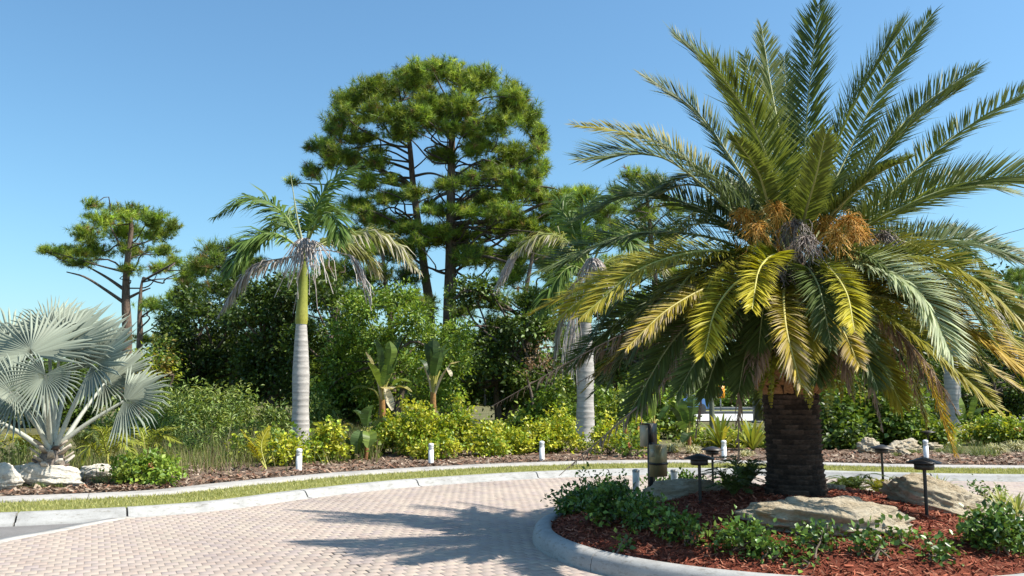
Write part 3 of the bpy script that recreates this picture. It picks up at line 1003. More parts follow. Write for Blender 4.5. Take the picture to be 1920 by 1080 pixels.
def strap_plant(name, label, base, n, L, wid, cols, spread=0.8, group=None, droop=0.35, mat='leaf', cat='plant'):
    """rosette of strap leaves, each leaf its own part"""
    base = np.asarray(base, float)
    t = Thing(name, base, label, cat, group)
    for k in range(n):
        az = 2.39996 * k + rng.normal(0, 0.2)
        el = 1.42 - spread * (k / n) * rng.uniform(0.7, 1.2)
        h = np.array([math.cos(az), math.sin(az), 0])
        l = L * rng.uniform(0.7, 1.1)
        s = np.linspace(0, 1, 7)
        p = base + np.outer(s * l * math.cos(el), h) + np.outer(s * l * math.sin(el) - droop * l * s ** 2.4, [0, 0, 1])
        sd = np.cross(h, [0, 0, 1])
        w = wid * np.array([0.5, 0.85, 1, 0.95, 0.8, 0.5, 0.04])
        up = np.array([0, 0, 0.18])
        v = np.stack([p - sd * w[:, None] / 2 + up * w[:, None], p, p + sd * w[:, None] / 2 + up * w[:, None]], 1).reshape(-1, 3)
        f = [(i * 3 + j, i * 3 + j + 1, i * 3 + j + 4, i * 3 + j + 3) for i in range(6) for j in range(2)]
        mb = MB(); mb.add(v, f, mixcol(1, cols)[0])
        t.part(mb, 'leaf', M[mat], True)
    return t

def paddle(mb, path, wid, col, nn=12, fold=0.25, tear=True):
    """broad bird-of-paradise blade along a path"""
    sp = spline(path, nn)
    T = nrm(np.gradient(sp, axis=0))
    h = sp[-1] - sp[0]; h[2] = 0
    if np.linalg.norm(h) < 0.12: h = np.array([0.6, -0.6, 0])
    S = nrm(np.cross(nrm(h), [0, 0, 1.0]))
    s = np.linspace(0, 1, nn)
    w = wid * np.clip(np.sin(np.pi * np.clip(s * 0.9 + 0.08, 0, 1)) ** 0.6, 0.03, 1)
    N = np.cross(S[None], T)
    l = sp - S * w[:, None] / 2 + N * (w * fold)[:, None]
    r = sp + S * w[:, None] / 2 + N * (w * fold)[:, None]
    v = np.stack([l, sp, r], 1)
    c = np.asarray(col)
    for i in range(nn - 1):
        for a, b in ((0, 1), (1, 2)):
            q = np.array([v[i, a], v[i, b], v[i + 1, b], v[i + 1, a]])
            if tear and rng.random() < 0.45:
                e = 0 if a == 0 else 1
                j = 3 if a == 0 else 2
                q[j] = q[j] + (q[0 if a == 0 else 1] - q[j]) * 0.25
            mb.add(q, [(0, 1, 2, 3)], c * rng.uniform(0.93, 1.07))
# ------------------------------------------------------------------ the big date palm on the island
PY = 9.4
pc = np.array([3.07, PY, float(mound(3.07, PY)) - 0.05])
palm = Thing('date_palm', pc, 'big date palm with a thick dark trunk on the round island', 'palm tree')
# trunk: helical diamond leaf scars modelled as relief
zt = 1.62
nz, na = 150, 96
z = np.linspace(pc[2] - 0.05, zt, nz)
a = np.linspace(0, 2 * math.pi, na, endpoint=False)
ZZ, AA = np.meshgrid(z, a, indexing='ij')
h = (ZZ - pc[2]) / (zt - pc[2])
rad = 0.262 + 0.075 * np.exp(-h * 5.5) + 0.02 * h
rows = 22; per = 15
uu = AA / (2 * math.pi) * per
vv = h * rows
f1 = (vv + 0.0) % 1.0
shift = np.floor(vv) * 0.5
cell = (uu + shift) % 1.0
edge = np.minimum(cell, 1 - cell) * 2
crand = np.random.default_rng(5).random((rows + 2, per + 2))
cr_i = crand[np.clip(np.floor(vv).astype(int), 0, rows + 1), np.floor((uu + shift) % per).astype(int)]
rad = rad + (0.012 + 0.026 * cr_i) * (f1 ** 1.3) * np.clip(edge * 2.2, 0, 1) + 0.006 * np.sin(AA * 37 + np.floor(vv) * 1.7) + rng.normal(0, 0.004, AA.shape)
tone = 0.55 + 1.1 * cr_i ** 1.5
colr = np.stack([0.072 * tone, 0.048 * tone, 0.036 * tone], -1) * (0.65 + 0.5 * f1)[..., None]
lean = np.stack([-0.03 * h, 0 * h], -1)
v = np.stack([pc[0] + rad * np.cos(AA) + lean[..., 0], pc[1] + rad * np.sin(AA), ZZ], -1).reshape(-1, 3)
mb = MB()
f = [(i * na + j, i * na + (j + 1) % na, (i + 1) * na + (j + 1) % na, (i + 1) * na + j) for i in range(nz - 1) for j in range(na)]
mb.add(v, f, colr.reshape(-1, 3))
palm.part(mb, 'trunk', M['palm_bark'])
# the swollen head behind the fronds
mb = MB()
hx = pc[0] - 0.03
prof = [(0.27, 1.58), (0.36, 1.72), (0.43, 1.95), (0.45, 2.2), (0.40, 2.5), (0.32, 2.8), (0.2, 3.1), (0.08, 3.3), (0.0, 3.35)]
mb.lathe(prof, 28, (hx, PY, 0), (0.075, 0.05, 0.03))
palm.part(mb, 'head', M['palm_bark'], True)
# cut leaf bases round the head
bm_ = MB()
bm_.add([(-0.06, 0, -0.05), (0.06, 0, -0.05), (0.06, 0, 0.05), (-0.06, 0, 0.05), (-0.05, 0.10, 0.0), (0.05, 0.10, 0.0), (0.05, 0.10, 0.07), (-0.05, 0.10, 0.07), (-0.038, 0.17, 0.06), (0.038, 0.17, 0.06), (0.034, 0.165, 0.10), (-0.034, 0.165, 0.10)],
        [(k * 4 + j, k * 4 + (j + 1) % 4, k * 4 + 4 + (j + 1) % 4, k * 4 + 4 + j) for k in range(2) for j in range(4)] + [(8, 9, 10, 11)], (0.42, 0.22, 0.10))
boot0 = None
kk = 0
for row in range(7):
    zz = 1.62 + row * 0.105
    rr = np.interp(zz, [q[1] for q in prof], [q[0] for q in prof]) - 0.03
    for j in range(13):
        th = 2 * math.pi * (j + 0.5 * (row % 2)) / 13 + rng.normal(0, 0.05)
        if boot0 is None:
            boot0 = bm_.build('leaf_base', M['palm_bark'], palm.o); o = boot0
        else:
            o = boot0.copy(); COL.objects.link(o)
        o.location = np.array([hx + rr * math.cos(th), PY + rr * math.sin(th), zz]) - palm.loc
        o.rotation_euler = (rng.normal(0.25, 0.15), 0, th - math.pi / 2)
        s = rng.uniform(0.8, 1.2)
        o.scale = (s, s, s)

def dpath(pts):
    return [P(x, y, PY + d) for x, y, d in pts]

FR = [
    # upper spray (pixel path with depth offset), colour, leaflet length, side hint
    ([(1490, 470, 0), (1505, 330, 0.15), (1515, 190, 0.3), (1535, 6, 0.5)], 'deep', 0.40),
    ([(1500, 470, 0), (1540, 340, -0.2), (1605, 190, -0.4), (1690, 48, -0.6)], 'green', 0.44),
    ([(1505, 460, 0.2), (1570, 330, 0.6), (1650, 170, 1.0), (1748, 26, 1.3)], 'green', 0.36),
    ([(1510, 470, 0.2), (1600, 350, 0.6), (1710, 215, 1.0), (1832, 128, 1.3)], 'deep', 0.40),
    ([(1510, 480, -0.1), (1590, 370, -0.5), (1690, 250, -0.9), (1808, 160, -1.1)], 'green', 0.42),
    ([(1520, 480, 0.2), (1640, 390, 0.6), (1790, 255, 1.0), (1965, 150, 1.3)], 'green', 0.36),
    ([(1520, 490, -0.1), (1640, 415, -0.3), (1790, 350, -0.5), (1965, 325, -0.6)], 'green', 0.44),
    ([(1520, 490, 0.3), (1650, 400, 0.9), (1790, 345, 1.4), (1905, 362, 1.8)], 'green', 0.40),
    ([(1480, 470, 0.1), (1430, 330, 0.3), (1350, 155, 0.6), (1262, 62, 0.8)], 'deep', 0.40),
    ([(1480, 470, -0.1), (1455, 350, -0.5), (1410, 230, -0.9), (1338, 120, -1.3)], 'green', 0.48),
    ([(1470, 470, 0.2), (1400, 345, 0.6), (1310, 215, 0.9), (1208, 142, 1.2)], 'deep', 0.36),
    ([(1485, 460, 0.4), (1470, 300, 1.0), (1445, 160, 1.6), (1428, 52, 2.0)], 'green', 0.34),
    ([(1485, 460, 0.4), (1455, 300, 1.2), (1420, 190, 1.8), (1395, 104, 2.2)], 'green', 0.34),
    ([(1490, 460, 0.4), (1485, 300, 1.4), (1475, 200, 2.0), (1470, 106, 2.5)], 'deep', 0.34),
    ([(1465, 480, 0.2), (1370, 365, 0.7), (1230, 265, 1.3), (1078, 234, 1.8)], 'olive', 0.30),
    ([(1465, 480, -0.1), (1370, 395, -0.3), (1240, 295, -0.5), (1092, 298, -0.6)], 'deep', 0.44),
    ([(1460, 490, 0.2), (1340, 405, 0.7), (1200, 362, 1.2), (1078, 412, 1.5)], 'deep', 0.40),
    ([(1460, 500, -0.1), (1330, 445, -0.3), (1180, 440, -0.5), (1008, 508, -0.6)], 'deep', 0.42),
    ([(1495, 470, -0.1), (1510, 400, -0.6), (1530, 330, -1.2), (1548, 250, -1.7)], 'green', 0.34),
    ([(1470, 470, -0.2), (1440, 380, -0.6), (1420, 320, -1.0), (1375, 255, -1.6)], 'green', 0.36),
    ([(1500, 470, -0.1), (1560, 400, -0.5), (1640, 330, -1.0), (1700, 300, -1.5)], 'green', 0.34),
    # middle, arching right
    ([(1520, 505, 0.0), (1650, 470, 0.1), (1800, 452, 0.2), (1965, 505, 0.3)], 'deep', 0.42),
    ([(1520, 510, -0.2), (1650, 480, -0.7), (1790, 500, -1.1), (1940, 620, -1.4)], 'olive', 0.42),
    ([(1520, 510, 0.4), (1650, 450, 1.0), (1800, 440, 1.6), (1930, 480, 2.0)], 'deep', 0.40),
    ([(1515, 520, -0.3), (1610, 495, -0.9), (1720, 545, -1.4), (1786, 668, -1.8)], 'silver', 0.52),
    ([(1515, 520, -0.2), (1620, 490, -0.6), (1750, 540, -0.9), (1815, 650, -1.1)], 'olive', 0.44),
    ([(1520, 535, 0.0), (1650, 515, 0.2), (1800, 560, 0.3), (1945, 690, 0.4)], 'olive', 0.40),
    ([(1520, 550, -0.2), (1650, 550, -0.5), (1790, 600, -0.9), (1945, 715, -1.2)], 'orange', 0.40),
    ([(1520, 570, 0.1), (1640, 570, 0.4), (1770, 640, 0.7), (1925, 735, 0.9)], 'yellowdry', 0.34),
    ([(1515, 580, -0.3), (1610, 570, -0.8), (1730, 640, -1.2), (1870, 765, -1.5)], 'olive', 0.34),
    ([(1520, 560, 0.5), (1650, 540, 1.2), (1800, 610, 1.8), (1920, 700, 2.2)], 'orange', 0.34),
    # front, foreshortened toward the camera
    ([(1480, 500, -0.3), (1455, 478, -0.9), (1424, 505, -1.6), (1410, 580, -2.1)], 'yellow', 0.40),
    ([(1505, 520, -0.3), (1545, 500, -0.9), (1585, 545, -1.6), (1602, 620, -2.1)], 'yellow', 0.38),
    ([(1465, 540, -0.3), (1400, 520, -0.9), (1345, 575, -1.5), (1320, 668, -2.0)], 'yellow', 0.42),
    ([(1485, 550, -0.35), (1470, 545, -1.0), (1475, 620, -1.7), (1502, 722, -2.0)], 'yellowdry', 0.38),
    ([(1505, 560, -0.3), (1540, 560, -0.9), (1580, 620, -1.4), (1612, 688, -1.8)], 'yellowdry', 0.30),
    ([(1490, 590, -0.3), (1520, 590, -0.8), (1535, 650, -1.1), (1530, 715, -1.3)], 'deep', 0.30),
    # arching left
    ([(1460, 510, 0.0), (1330, 470, -0.1), (1180, 500, -0.2), (1035, 604, -0.3)], 'yellow', 0.34),
    ([(1460, 510, -0.2), (1350, 470, -0.7), (1210, 500, -1.2), (1092, 592, -1.5)], 'olive', 0.40),
    ([(1460, 520, 0.3), (1330, 490, 0.9), (1150, 515, 1.4), (995, 588, 1.8)], 'olive', 0.34),
    ([(1460, 540, -0.2), (1360, 530, -0.7), (1260, 575, -1.1), (1175, 652, -1.4)], 'yellowdry', 0.32),
    ([(1460, 545, 0.1), (1330, 530, 0.2), (1190, 580, 0.4), (1065, 690, 0.5)], 'deep', 0.36),
    ([(1460, 570, -0.2), (1370, 560, -0.5), (1270, 630, -0.8), (1180, 775, -1.0)], 'deep', 0.40),
    ([(1465, 580, -0.3), (1400, 570, -0.8), (1330, 640, -1.2), (1268, 740, -1.4)], 'deep', 0.38),
    ([(1460, 560, 0.4), (1330, 550, 1.0), (1200, 630, 1.5), (1110, 740, 1.8)], 'deep', 0.36),
    # skirt under the head
    ([(1520, 600, 0.0), (1610, 590, 0.1), (1690, 660, 0.1), (1735, 790, 0.1)], 'olive', 0.32),
    ([(1520, 610, -0.2), (1590, 600, -0.5), (1650, 680, -0.7), (1690, 760, -0.8)], 'olive', 0.32),
    ([(1520, 600, 0.3), (1630, 590, 0.8), (1730, 690, 1.2), (1790, 850, 1.4)], 'orange', 0.26),
    ([(1465, 610, -0.2), (1400, 600, -0.5), (1350, 660, -0.8), (1320, 745, -0.9)], 'deep', 0.34),
    ([(1470, 620, -0.3), (1430, 610, -0.7), (1400, 660, -0.9), (1385, 735, -1.0)], 'deep', 0.30),
]
DEAD = [
    ([(1455, 580, 0.0), (1330, 560, 0.1), (1140, 640, 0.2), (922, 762, 0.3)], 0.28, 0.9),
    ([(1455, 610, -0.2), (1350, 620, -0.6), (1215, 745, -1.0), (1048, 892, -1.3)], 0.22, 0.7),
    ([(1460, 600, 0.2), (1330, 590, 0.6), (1200, 650, 1.0), (1080, 720, 1.3)], 0.26, 1.0),
    ([(1460, 590, 0.3), (1300, 580, 0.8), (1150, 650, 1.2), (1035, 690, 1.5)], 0.24, 1.0),
    ([(1470, 620, -0.2), (1410, 610, -0.7), (1388, 720, -0.9), (1384, 868, -0.8)], 0.20, 1.6),
    ([(1465, 610, -0.2), (1370, 600, -0.6), (1325, 700, -0.8), (1303, 822, -0.8)], 0.22, 1.6),
    ([(1515, 610, -0.1), (1570, 600, -0.5), (1625, 690, -0.8), (1655, 805, -0.9)], 0.20, 1.4),
    ([(1515, 585, 0.0), (1600, 575, -0.3), (1690, 630, -0.6), (1745, 735, -0.8)], 0.32, 1.0),
    ([(1510, 600, 0.2), (1600, 590, 0.7), (1680, 660, 1.0), (1740, 790, 1.2)], 0.28, 1.2),
    ([(1490, 620, -0.4), (1440, 600, -0.8), (1412, 660, -1.0), (1402, 740, -1.0)], 0.30, 1.4),
    ([(1500, 600, -0.4), (1520, 590, -0.8), (1535, 640, -1.0), (1540, 690, -1.0)], 0.28, 1.4),
    ([(1480, 590, 0.3), (1440, 590, 0.9), (1400, 660, 1.3), (1370, 750, 1.5)], 0.28, 1.4),
    ([(1475, 610, -0.3), (1445, 600, -0.7), (1425, 650, -1.0), (1418, 720, -1.1)], 0.30, 1.5),
    ([(1505, 610, -0.3), (1550, 600, -0.7), (1580, 650, -1.0), (1592, 730, -1.1)], 0.30, 1.5),
    ([(1460, 590, -0.2), (1370, 575, -0.6), (1290, 640, -0.9), (1235, 730, -1.1)], 0.30, 1.1),
    ([(1520, 590, -0.1), (1620, 580, -0.2), (1720, 660, -0.3), (1800, 780, -0.4)], 0.28, 1.1),
    ([(1460, 600, 0.0), (1340, 600, 0.2), (1230, 690, 0.3), (1150, 800, 0.4)], 0.26, 1.1),
    ([(1500, 590, 0.3), (1540, 590, 0.9), (1580, 670, 1.3), (1600, 750, 1.5)], 0.28, 1.4),
]
RC = {'green': (0.30, 0.32, 0.13), 'deep': (0.27, 0.29, 0.12), 'olive': (0.36, 0.36, 0.09), 'yellow': (0.52, 0.48, 0.14), 'yellowdry': (0.48, 0.42, 0.13), 'orange': (0.40, 0.32, 0.07), 'silver': (0.36, 0.37, 0.14)}
def add_frond(thing, path, kind, Lm, n=88, wid=0.026, rw=0.02, mat='frond', **kw):
    rb, lb = frond_geo(path, n, Lm, colour(kind), wid=wid, rw=rw, rachis_col=kw.pop('rc', RC.get(kind, (0.2, 0.15, 0.1))), **kw)
    o = thing.part(rb, 'frond', M['stalk'])
    thing.part(lb, 'leaflets', M[mat], parent=o, kind='stuff')
    return o
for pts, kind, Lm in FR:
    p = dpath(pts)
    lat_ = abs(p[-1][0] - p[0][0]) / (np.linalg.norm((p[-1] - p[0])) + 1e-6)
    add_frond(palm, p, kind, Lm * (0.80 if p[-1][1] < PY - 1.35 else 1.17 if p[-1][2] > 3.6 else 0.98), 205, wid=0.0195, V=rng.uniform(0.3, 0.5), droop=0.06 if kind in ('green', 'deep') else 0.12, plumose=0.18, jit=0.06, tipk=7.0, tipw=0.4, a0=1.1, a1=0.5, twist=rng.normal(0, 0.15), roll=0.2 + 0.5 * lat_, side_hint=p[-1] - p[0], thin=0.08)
# the far side of the crown
for k in range(22):
    az = math.radians(rng.uniform(10, 170)); el = rng.uniform(-0.15, 1.05)
    L = rng.uniform(2.4, 3.0)
    hdir = np.array([math.cos(az), math.sin(az), 0])
    b = np.array([hx, PY, 2.9 - 0.5 * (el < 0.5)])
    q = [b + hdir * 0.15, b + hdir * L * 0.33 * math.cos(el) + [0, 0, L * (0.33 * math.sin(el) + 0.06)], b + hdir * L * 0.68 * math.cos(el * 0.9) + [0, 0, L * (0.62 * math.sin(el) - 0.02)], b + hdir * L * 0.98 * math.cos(el * 0.7) + [0, 0, L * (0.80 * math.sin(el) - 0.28)]]
    add_frond(palm, q, 'deep' if el > 0.5 else 'olive', 0.38, 100, wid=0.031, V=0.4, droop=0.12, plumose=0.16, twist=rng.normal(0, 0.2))
# inner layer of shorter shaded fronds all round the head
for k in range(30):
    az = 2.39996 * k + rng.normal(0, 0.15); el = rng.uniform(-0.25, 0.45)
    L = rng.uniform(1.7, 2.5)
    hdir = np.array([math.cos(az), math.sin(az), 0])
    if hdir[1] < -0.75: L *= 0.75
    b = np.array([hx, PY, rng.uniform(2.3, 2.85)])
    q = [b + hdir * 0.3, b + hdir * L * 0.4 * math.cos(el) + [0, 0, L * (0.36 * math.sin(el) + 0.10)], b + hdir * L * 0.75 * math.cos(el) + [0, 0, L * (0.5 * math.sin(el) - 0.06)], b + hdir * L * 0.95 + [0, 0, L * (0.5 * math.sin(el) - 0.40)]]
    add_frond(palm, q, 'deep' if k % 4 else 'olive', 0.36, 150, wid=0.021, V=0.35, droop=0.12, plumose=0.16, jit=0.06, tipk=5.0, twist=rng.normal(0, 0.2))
for pts, Lm, hang in DEAD:
    add_frond(palm, dpath(pts), 'dead', Lm, 64, 0.022, 0.018, 'dead', rc=(0.20, 0.15, 0.11), V=0.0, droop=0.3, hang=hang, plumose=0.5, jit=0.25, thin=0.35)
# orange and withered fruit stalks between the fronds
def strands(thing, name, base, head, r, n, cols, mat, L=(0.25, 0.5), fall=0.8, wob=0.05, w=0.006):
    mb = MB()
    mb.tube(spline([base, (np.asarray(base) + head) / 2 + [0, 0, 0.06], head], 8), np.linspace(0.02, 0.012, 8), 6, np.asarray(cols[0]))
    for k in range(n):
        d = nrm(rng.normal(0, 1, 3) * r + (np.asarray(head) - base) * 0.6)
        l = rng.uniform(*L)
        s = np.linspace(0, 1, 6)[:, None]
        p = np.asarray(head) + d * s * l * 0.8 + np.array([0, 0, -1.0]) * fall * l * s ** 2 + rng.normal(0, wob * l, (6, 3)) * s
        mb.tube(p, np.linspace(w, w * 0.6, 6), 3, mixcol(1, cols)[0], False)
    return thing.part(mb, name, M[mat])
ORG = [(0.60, 0.30, 0.04), (0.52, 0.24, 0.03), (0.66, 0.38, 0.08)]
WIT = [(0.24, 0.19, 0.16), (0.34, 0.28, 0.25), (0.17, 0.13, 0.11)]
for (x, y, d, hx2, hy2, hd) in ((1450, 480, -0.2, 1395, 400, -0.55), (1455, 490, -0.2, 1420, 430, -0.8), (1530, 480, -0.2, 1590, 410, -0.6), (1530, 490, -0.2, 1565, 440, -0.9), (1460, 470, -0.2, 1455, 390, -0.7), (1515, 475, -0.2, 1545, 415, -0.5), (1535, 490, -0.1, 1605, 440, -0.4)):
    strands(palm, 'fruit_stalk', P(x, y, PY + d), P(hx2, hy2, PY + hd), 0.75, 130, ORG, 'stalk', (0.10, 0.32), 0.6, 0.09, 0.0042)
for (x, y, d, hx2, hy2, hd) in ((1490, 490, -0.3, 1490, 420, -0.75), (1495, 500, -0.3, 1510, 450, -0.95), (1540, 490, -0.1, 1650, 440, -0.3), (1440, 520, 0.0, 1370, 480, -0.4), (1500, 540, -0.3, 1560, 520, -0.9), (1480, 540, -0.3, 1450, 500, -0.8)):
    strands(palm, 'withered_stalk', P(x, y, PY + d), P(hx2, hy2, PY + hd), 0.6, 100, WIT, 'stalk', (0.14, 0.36), 0.8, 0.08, 0.0045)

# ferns growing on the palm's head
for k, (th, lab) in enumerate(((-2.4, 'drooping green fern on the date palm head, left of the trunk'), (-1.75, 'drooping green fern on the date palm head, above the dark trunk'), (-1.1, 'drooping green fern on the date palm head, right of the trunk'), (-0.3, 'drooping green fern at the far right of the date palm head'))):
    b = np.array([hx + 0.40 * math.cos(th), PY + 0.40 * math.sin(th), 1.80])
    t = Thing('fern', b, lab, 'fern')
    for j in range(17):
        a = th + rng.normal(0, 0.55); l = rng.uniform(0.3, 0.62)
        hd = np.array([math.cos(a), math.sin(a), 0])
        q = b + np.array([0, 0, rng.uniform(-0.1, 0.45)]) + np.cross(hd, [0, 0, 1]) * rng.uniform(-0.2, 0.2)
        up = rng.uniform(-0.2, 0.6)
        pts = [q, q + hd * l * 0.35 + [0, 0, l * up * 0.3], q + hd * l * 0.6 + [0, 0, -l * 0.25], q + hd * l * 0.62 + [0, 0, -l * 0.65]]
        rb, lb = frond_geo(pts, 16, 0.055, colour('lime' if rng.random() < 0.5 else 'olive'), V=0.1, droop=0.1, wid=0.035, rw=0.006, a0=1.2, a1=0.8)
        o = t.part(rb, 'frond', M['stalk']); t.part(lb, 'leaflets', M['leaf'], parent=o, kind='stuff')

# ------------------------------------------------------------------ royal palms
def royal(label, Y, base_px, shaft_px, top_px, w, fronds, stalks, spear=None, group='royal palms behind the shrubs', wid=0.06, Lm=0.72):
    b = P(base_px[0], base_px[1], Y); b[2] = BEDZ
    t = Thing('royal_palm', b, label, 'palm tree', group)
    s = P(*shaft_px, Y); c = P(*top_px, Y)
    # ringed grey trunk, bulging then narrowing
    nz, na = 90, 32
    hh = np.linspace(0, 1, nz)
    prof = np.interp(hh, [0, 0.04, 0.12, 0.35, 0.6, 0.85, 1.0], [1.38, 1.2, 1.08, 0.93, 0.98, 0.78, 0.62])
    ring = np.zeros(nz)
    zs = 0.0
    dk = np.ones(nz)
    while zs < 1:
        i = int(zs * (nz - 1)); ring[i] = 0.035; dk[i] = 0.74; zs += rng.uniform(0.035, 0.075) * (1.2 - 0.5 * zs)
    r = w * prof * (1 + ring)
    th = np.linspace(0, 2 * math.pi, na, endpoint=False)
    ax = b[None] * (1 - hh[:, None]) + s[None] * hh[:, None]
    v = np.stack([ax[:, None, 0] + r[:, None] * np.cos(th), ax[:, None, 1] + r[:, None] * np.sin(th), np.repeat(ax[:, 2:3], na, 1)], -1).reshape(-1, 3)
    base = np.array([0.47, 0.435, 0.40]) if True else 0
    col = np.repeat((base[None] * dk[:, None] * rng.uniform(0.88, 1.08, (nz, 1))), na, 0)
    mb = MB(); mb.add(v, [(i * na + j, i * na + (j + 1) % na, (i + 1) * na + (j + 1) % na, (i + 1) * na + j) for i in range(nz - 1) for j in range(na)], col)
    t.part(mb, 'trunk', M['royal_bark'], True)
    mb = MB()
    p = spline([s, s * 0.6 + c * 0.4, c], 24)
    k = np.linspace(0, 1, 24)
    cc = lerp([0.36, 0.34, 0.06], [0.16, 0.22, 0.04], k[:, None]) * rng.uniform(0.92, 1.08, (24, 1))
    mb.tube(p, np.interp(k, [0, 0.1, 0.5, 1], [w * 0.68, w * 0.74, w * 0.56, w * 0.34]), 14, cc)
    t.part(mb, 'crownshaft', M['stalk'], True)
    for pts, kind in fronds:
        q = [P(x, y, Y + d) for x, y, d in pts]
        dead = kind == 'grey'
        add_frond(t, q, kind, Lm * (0.85 if dead else 1.08), 90, wid, 0.035, 'dead' if dead else 'frond', rc=(0.30, 0.25, 0.2) if dead else (0.22, 0.26, 0.07), V=0.0 if dead else 0.15, droop=0.35, hang=1.3 if dead else (0.4 if kind == 'royaldry' else 0.1), roll=0.5, plumose=0.45, start=0.14, a0=1.0, a1=0.5, side_hint=q[-1] - q[0])
    if spear:
        mb = MB(); q = [P(x, y, Y) for x, y in spear]
        mb.tube(spline(q, 8), np.linspace(0.035, 0.006, 8), 6, (0.34, 0.36, 0.20))
        t.part(mb, 'spear_leaf', M['stalk'])
    for (x0, y0, d0, x1, y1, d1, L, n) in stalks:
        strands(t, 'flower_stalk', P(x0, y0, Y + d0), P(x1, y1, Y + d1), 0.13, int(n * 0.7), [(0.46, 0.40, 0.36), (0.56, 0.50, 0.46), (0.36, 0.30, 0.27)], 'stalk', L, 1.3, 0.04, 0.016)
    return t

royal('royal palm with smooth grey trunk standing left of the bird of paradise plants', 20.5, (563, 848), (565, 608), (572, 455), 0.205, [
    ([(568, 462, 0), (530, 400, 0.3), (470, 372, 0.5), (400, 408, 0.6)], 'royal'),
    ([(568, 470, -0.2), (520, 440, -0.6), (470, 450, -0.9), (422, 520, -1.1)], 'royal'),
    ([(570, 480, 0.1), (530, 485, 0.2), (465, 505, 0.3), (410, 590, 0.4)], 'grey'),
    ([(576, 455, 0.2), (590, 395, 0.4), (620, 345, 0.5), (672, 308, 0.6)], 'royal'),
    ([(576, 455, -0.3), (600, 405, -0.9), (625, 405, -1.5), (640, 460, -1.9)], 'royal'),
    ([(580, 465, 0.1), (640, 440, 0.2), (720, 440, 0.2), (786, 510, 0.2)], 'royaldry'),
    ([(578, 470, 0.3), (630, 450, 0.9), (680, 470, 1.4), (715, 520, 1.7)], 'royaldry'),
    ([(570, 460, 0.3), (550, 420, 0.9), (510, 420, 1.5), (470, 480, 1.9)], 'royal'),
    ([(575, 458, 0.3), (585, 400, 0.9), (600, 380, 1.5), (640, 400, 2.0)], 'royal'),
], [(572, 470, -0.2, 570, 452, -0.4, (0.3, 0.75), 150), (576, 470, -0.2, 584, 458, -0.4, (0.5, 1.15), 40), (580, 470, 0, 652, 478, 0.1, (0.4, 0.85), 60)], [(566, 450), (556, 400), (544, 322)])

royal('royal palm with grey trunk behind the date palm fronds, left of the island', 25.5, (1097, 828), (1098, 605), (1105, 500), 0.265, [
    ([(1102, 505, 0), (1060, 450, -0.3), (1010, 440, -0.5), (960, 478, -0.6)], 'royaldry'),
    ([(1105, 500, 0.2), (1090, 420, 0.4), (1120, 370, 0.5), (1190, 375, 0.6)], 'royal'),
    ([(1108, 500, -0.2), (1140, 440, -0.8), (1180, 450, -1.3), (1220, 520, -1.6)], 'royal'),
    ([(1102, 500, 0.2), (1070, 420, 0.7), (1050, 385, 1.1), (1075, 360, 1.4)], 'royal'),
    ([(1100, 510, 0), (1070, 500, -0.4), (1040, 530, -0.7), (1010, 590, -0.8)], 'royal'),
    ([(1100, 515, 0.1), (1070, 540, 0.3), (1050, 600, 0.4), (1038, 680, 0.4)], 'grey'),
    ([(1110, 510, 0), (1160, 480, 0.3), (1230, 490, 0.5), (1280, 560, 0.6)], 'royaldry'),
], [(1105, 510, -0.2, 1110, 490, -0.4, (0.6, 1.1), 120), (1095, 510, 0, 985, 470, -0.4, (0.6, 1.2), 80), (1098, 515, 0, 1080, 560, -0.3, (0.6, 1.2), 70)])

royal('royal palm with grey trunk behind the white stones, right of the date palm', 28.5, (1792, 815), (1780, 640), (1785, 540), 0.25, [
    ([(1785, 545, 0), (1750, 480, 0.2), (1700, 470, 0.4), (1640, 520, 0.5)], 'royal'),
    ([(1785, 540, 0.2), (1800, 470, 0.3), (1840, 450, 0.4), (1900, 490, 0.5)], 'royal'),
    ([(1788, 550, -0.2), (1830, 520, -0.5), (1880, 550, -0.8), (1915, 620, -1)], 'royal'),
    ([(1785, 545, 0.2), (1800, 480, 0.7), (1830, 480, 1.2), (1860, 520, 1.5)], 'royal'),
    ([(1785, 550, 0), (1750, 540, -0.3), (1715, 580, -0.5), (1690, 640, -0.6)], 'royaldry'),
], [(1786, 555, 0, 1850, 575, -0.2, (0.5, 1.0), 90), (1780, 560, -0.2, 1775, 560, -0.4, (0.5, 1.1), 90)])

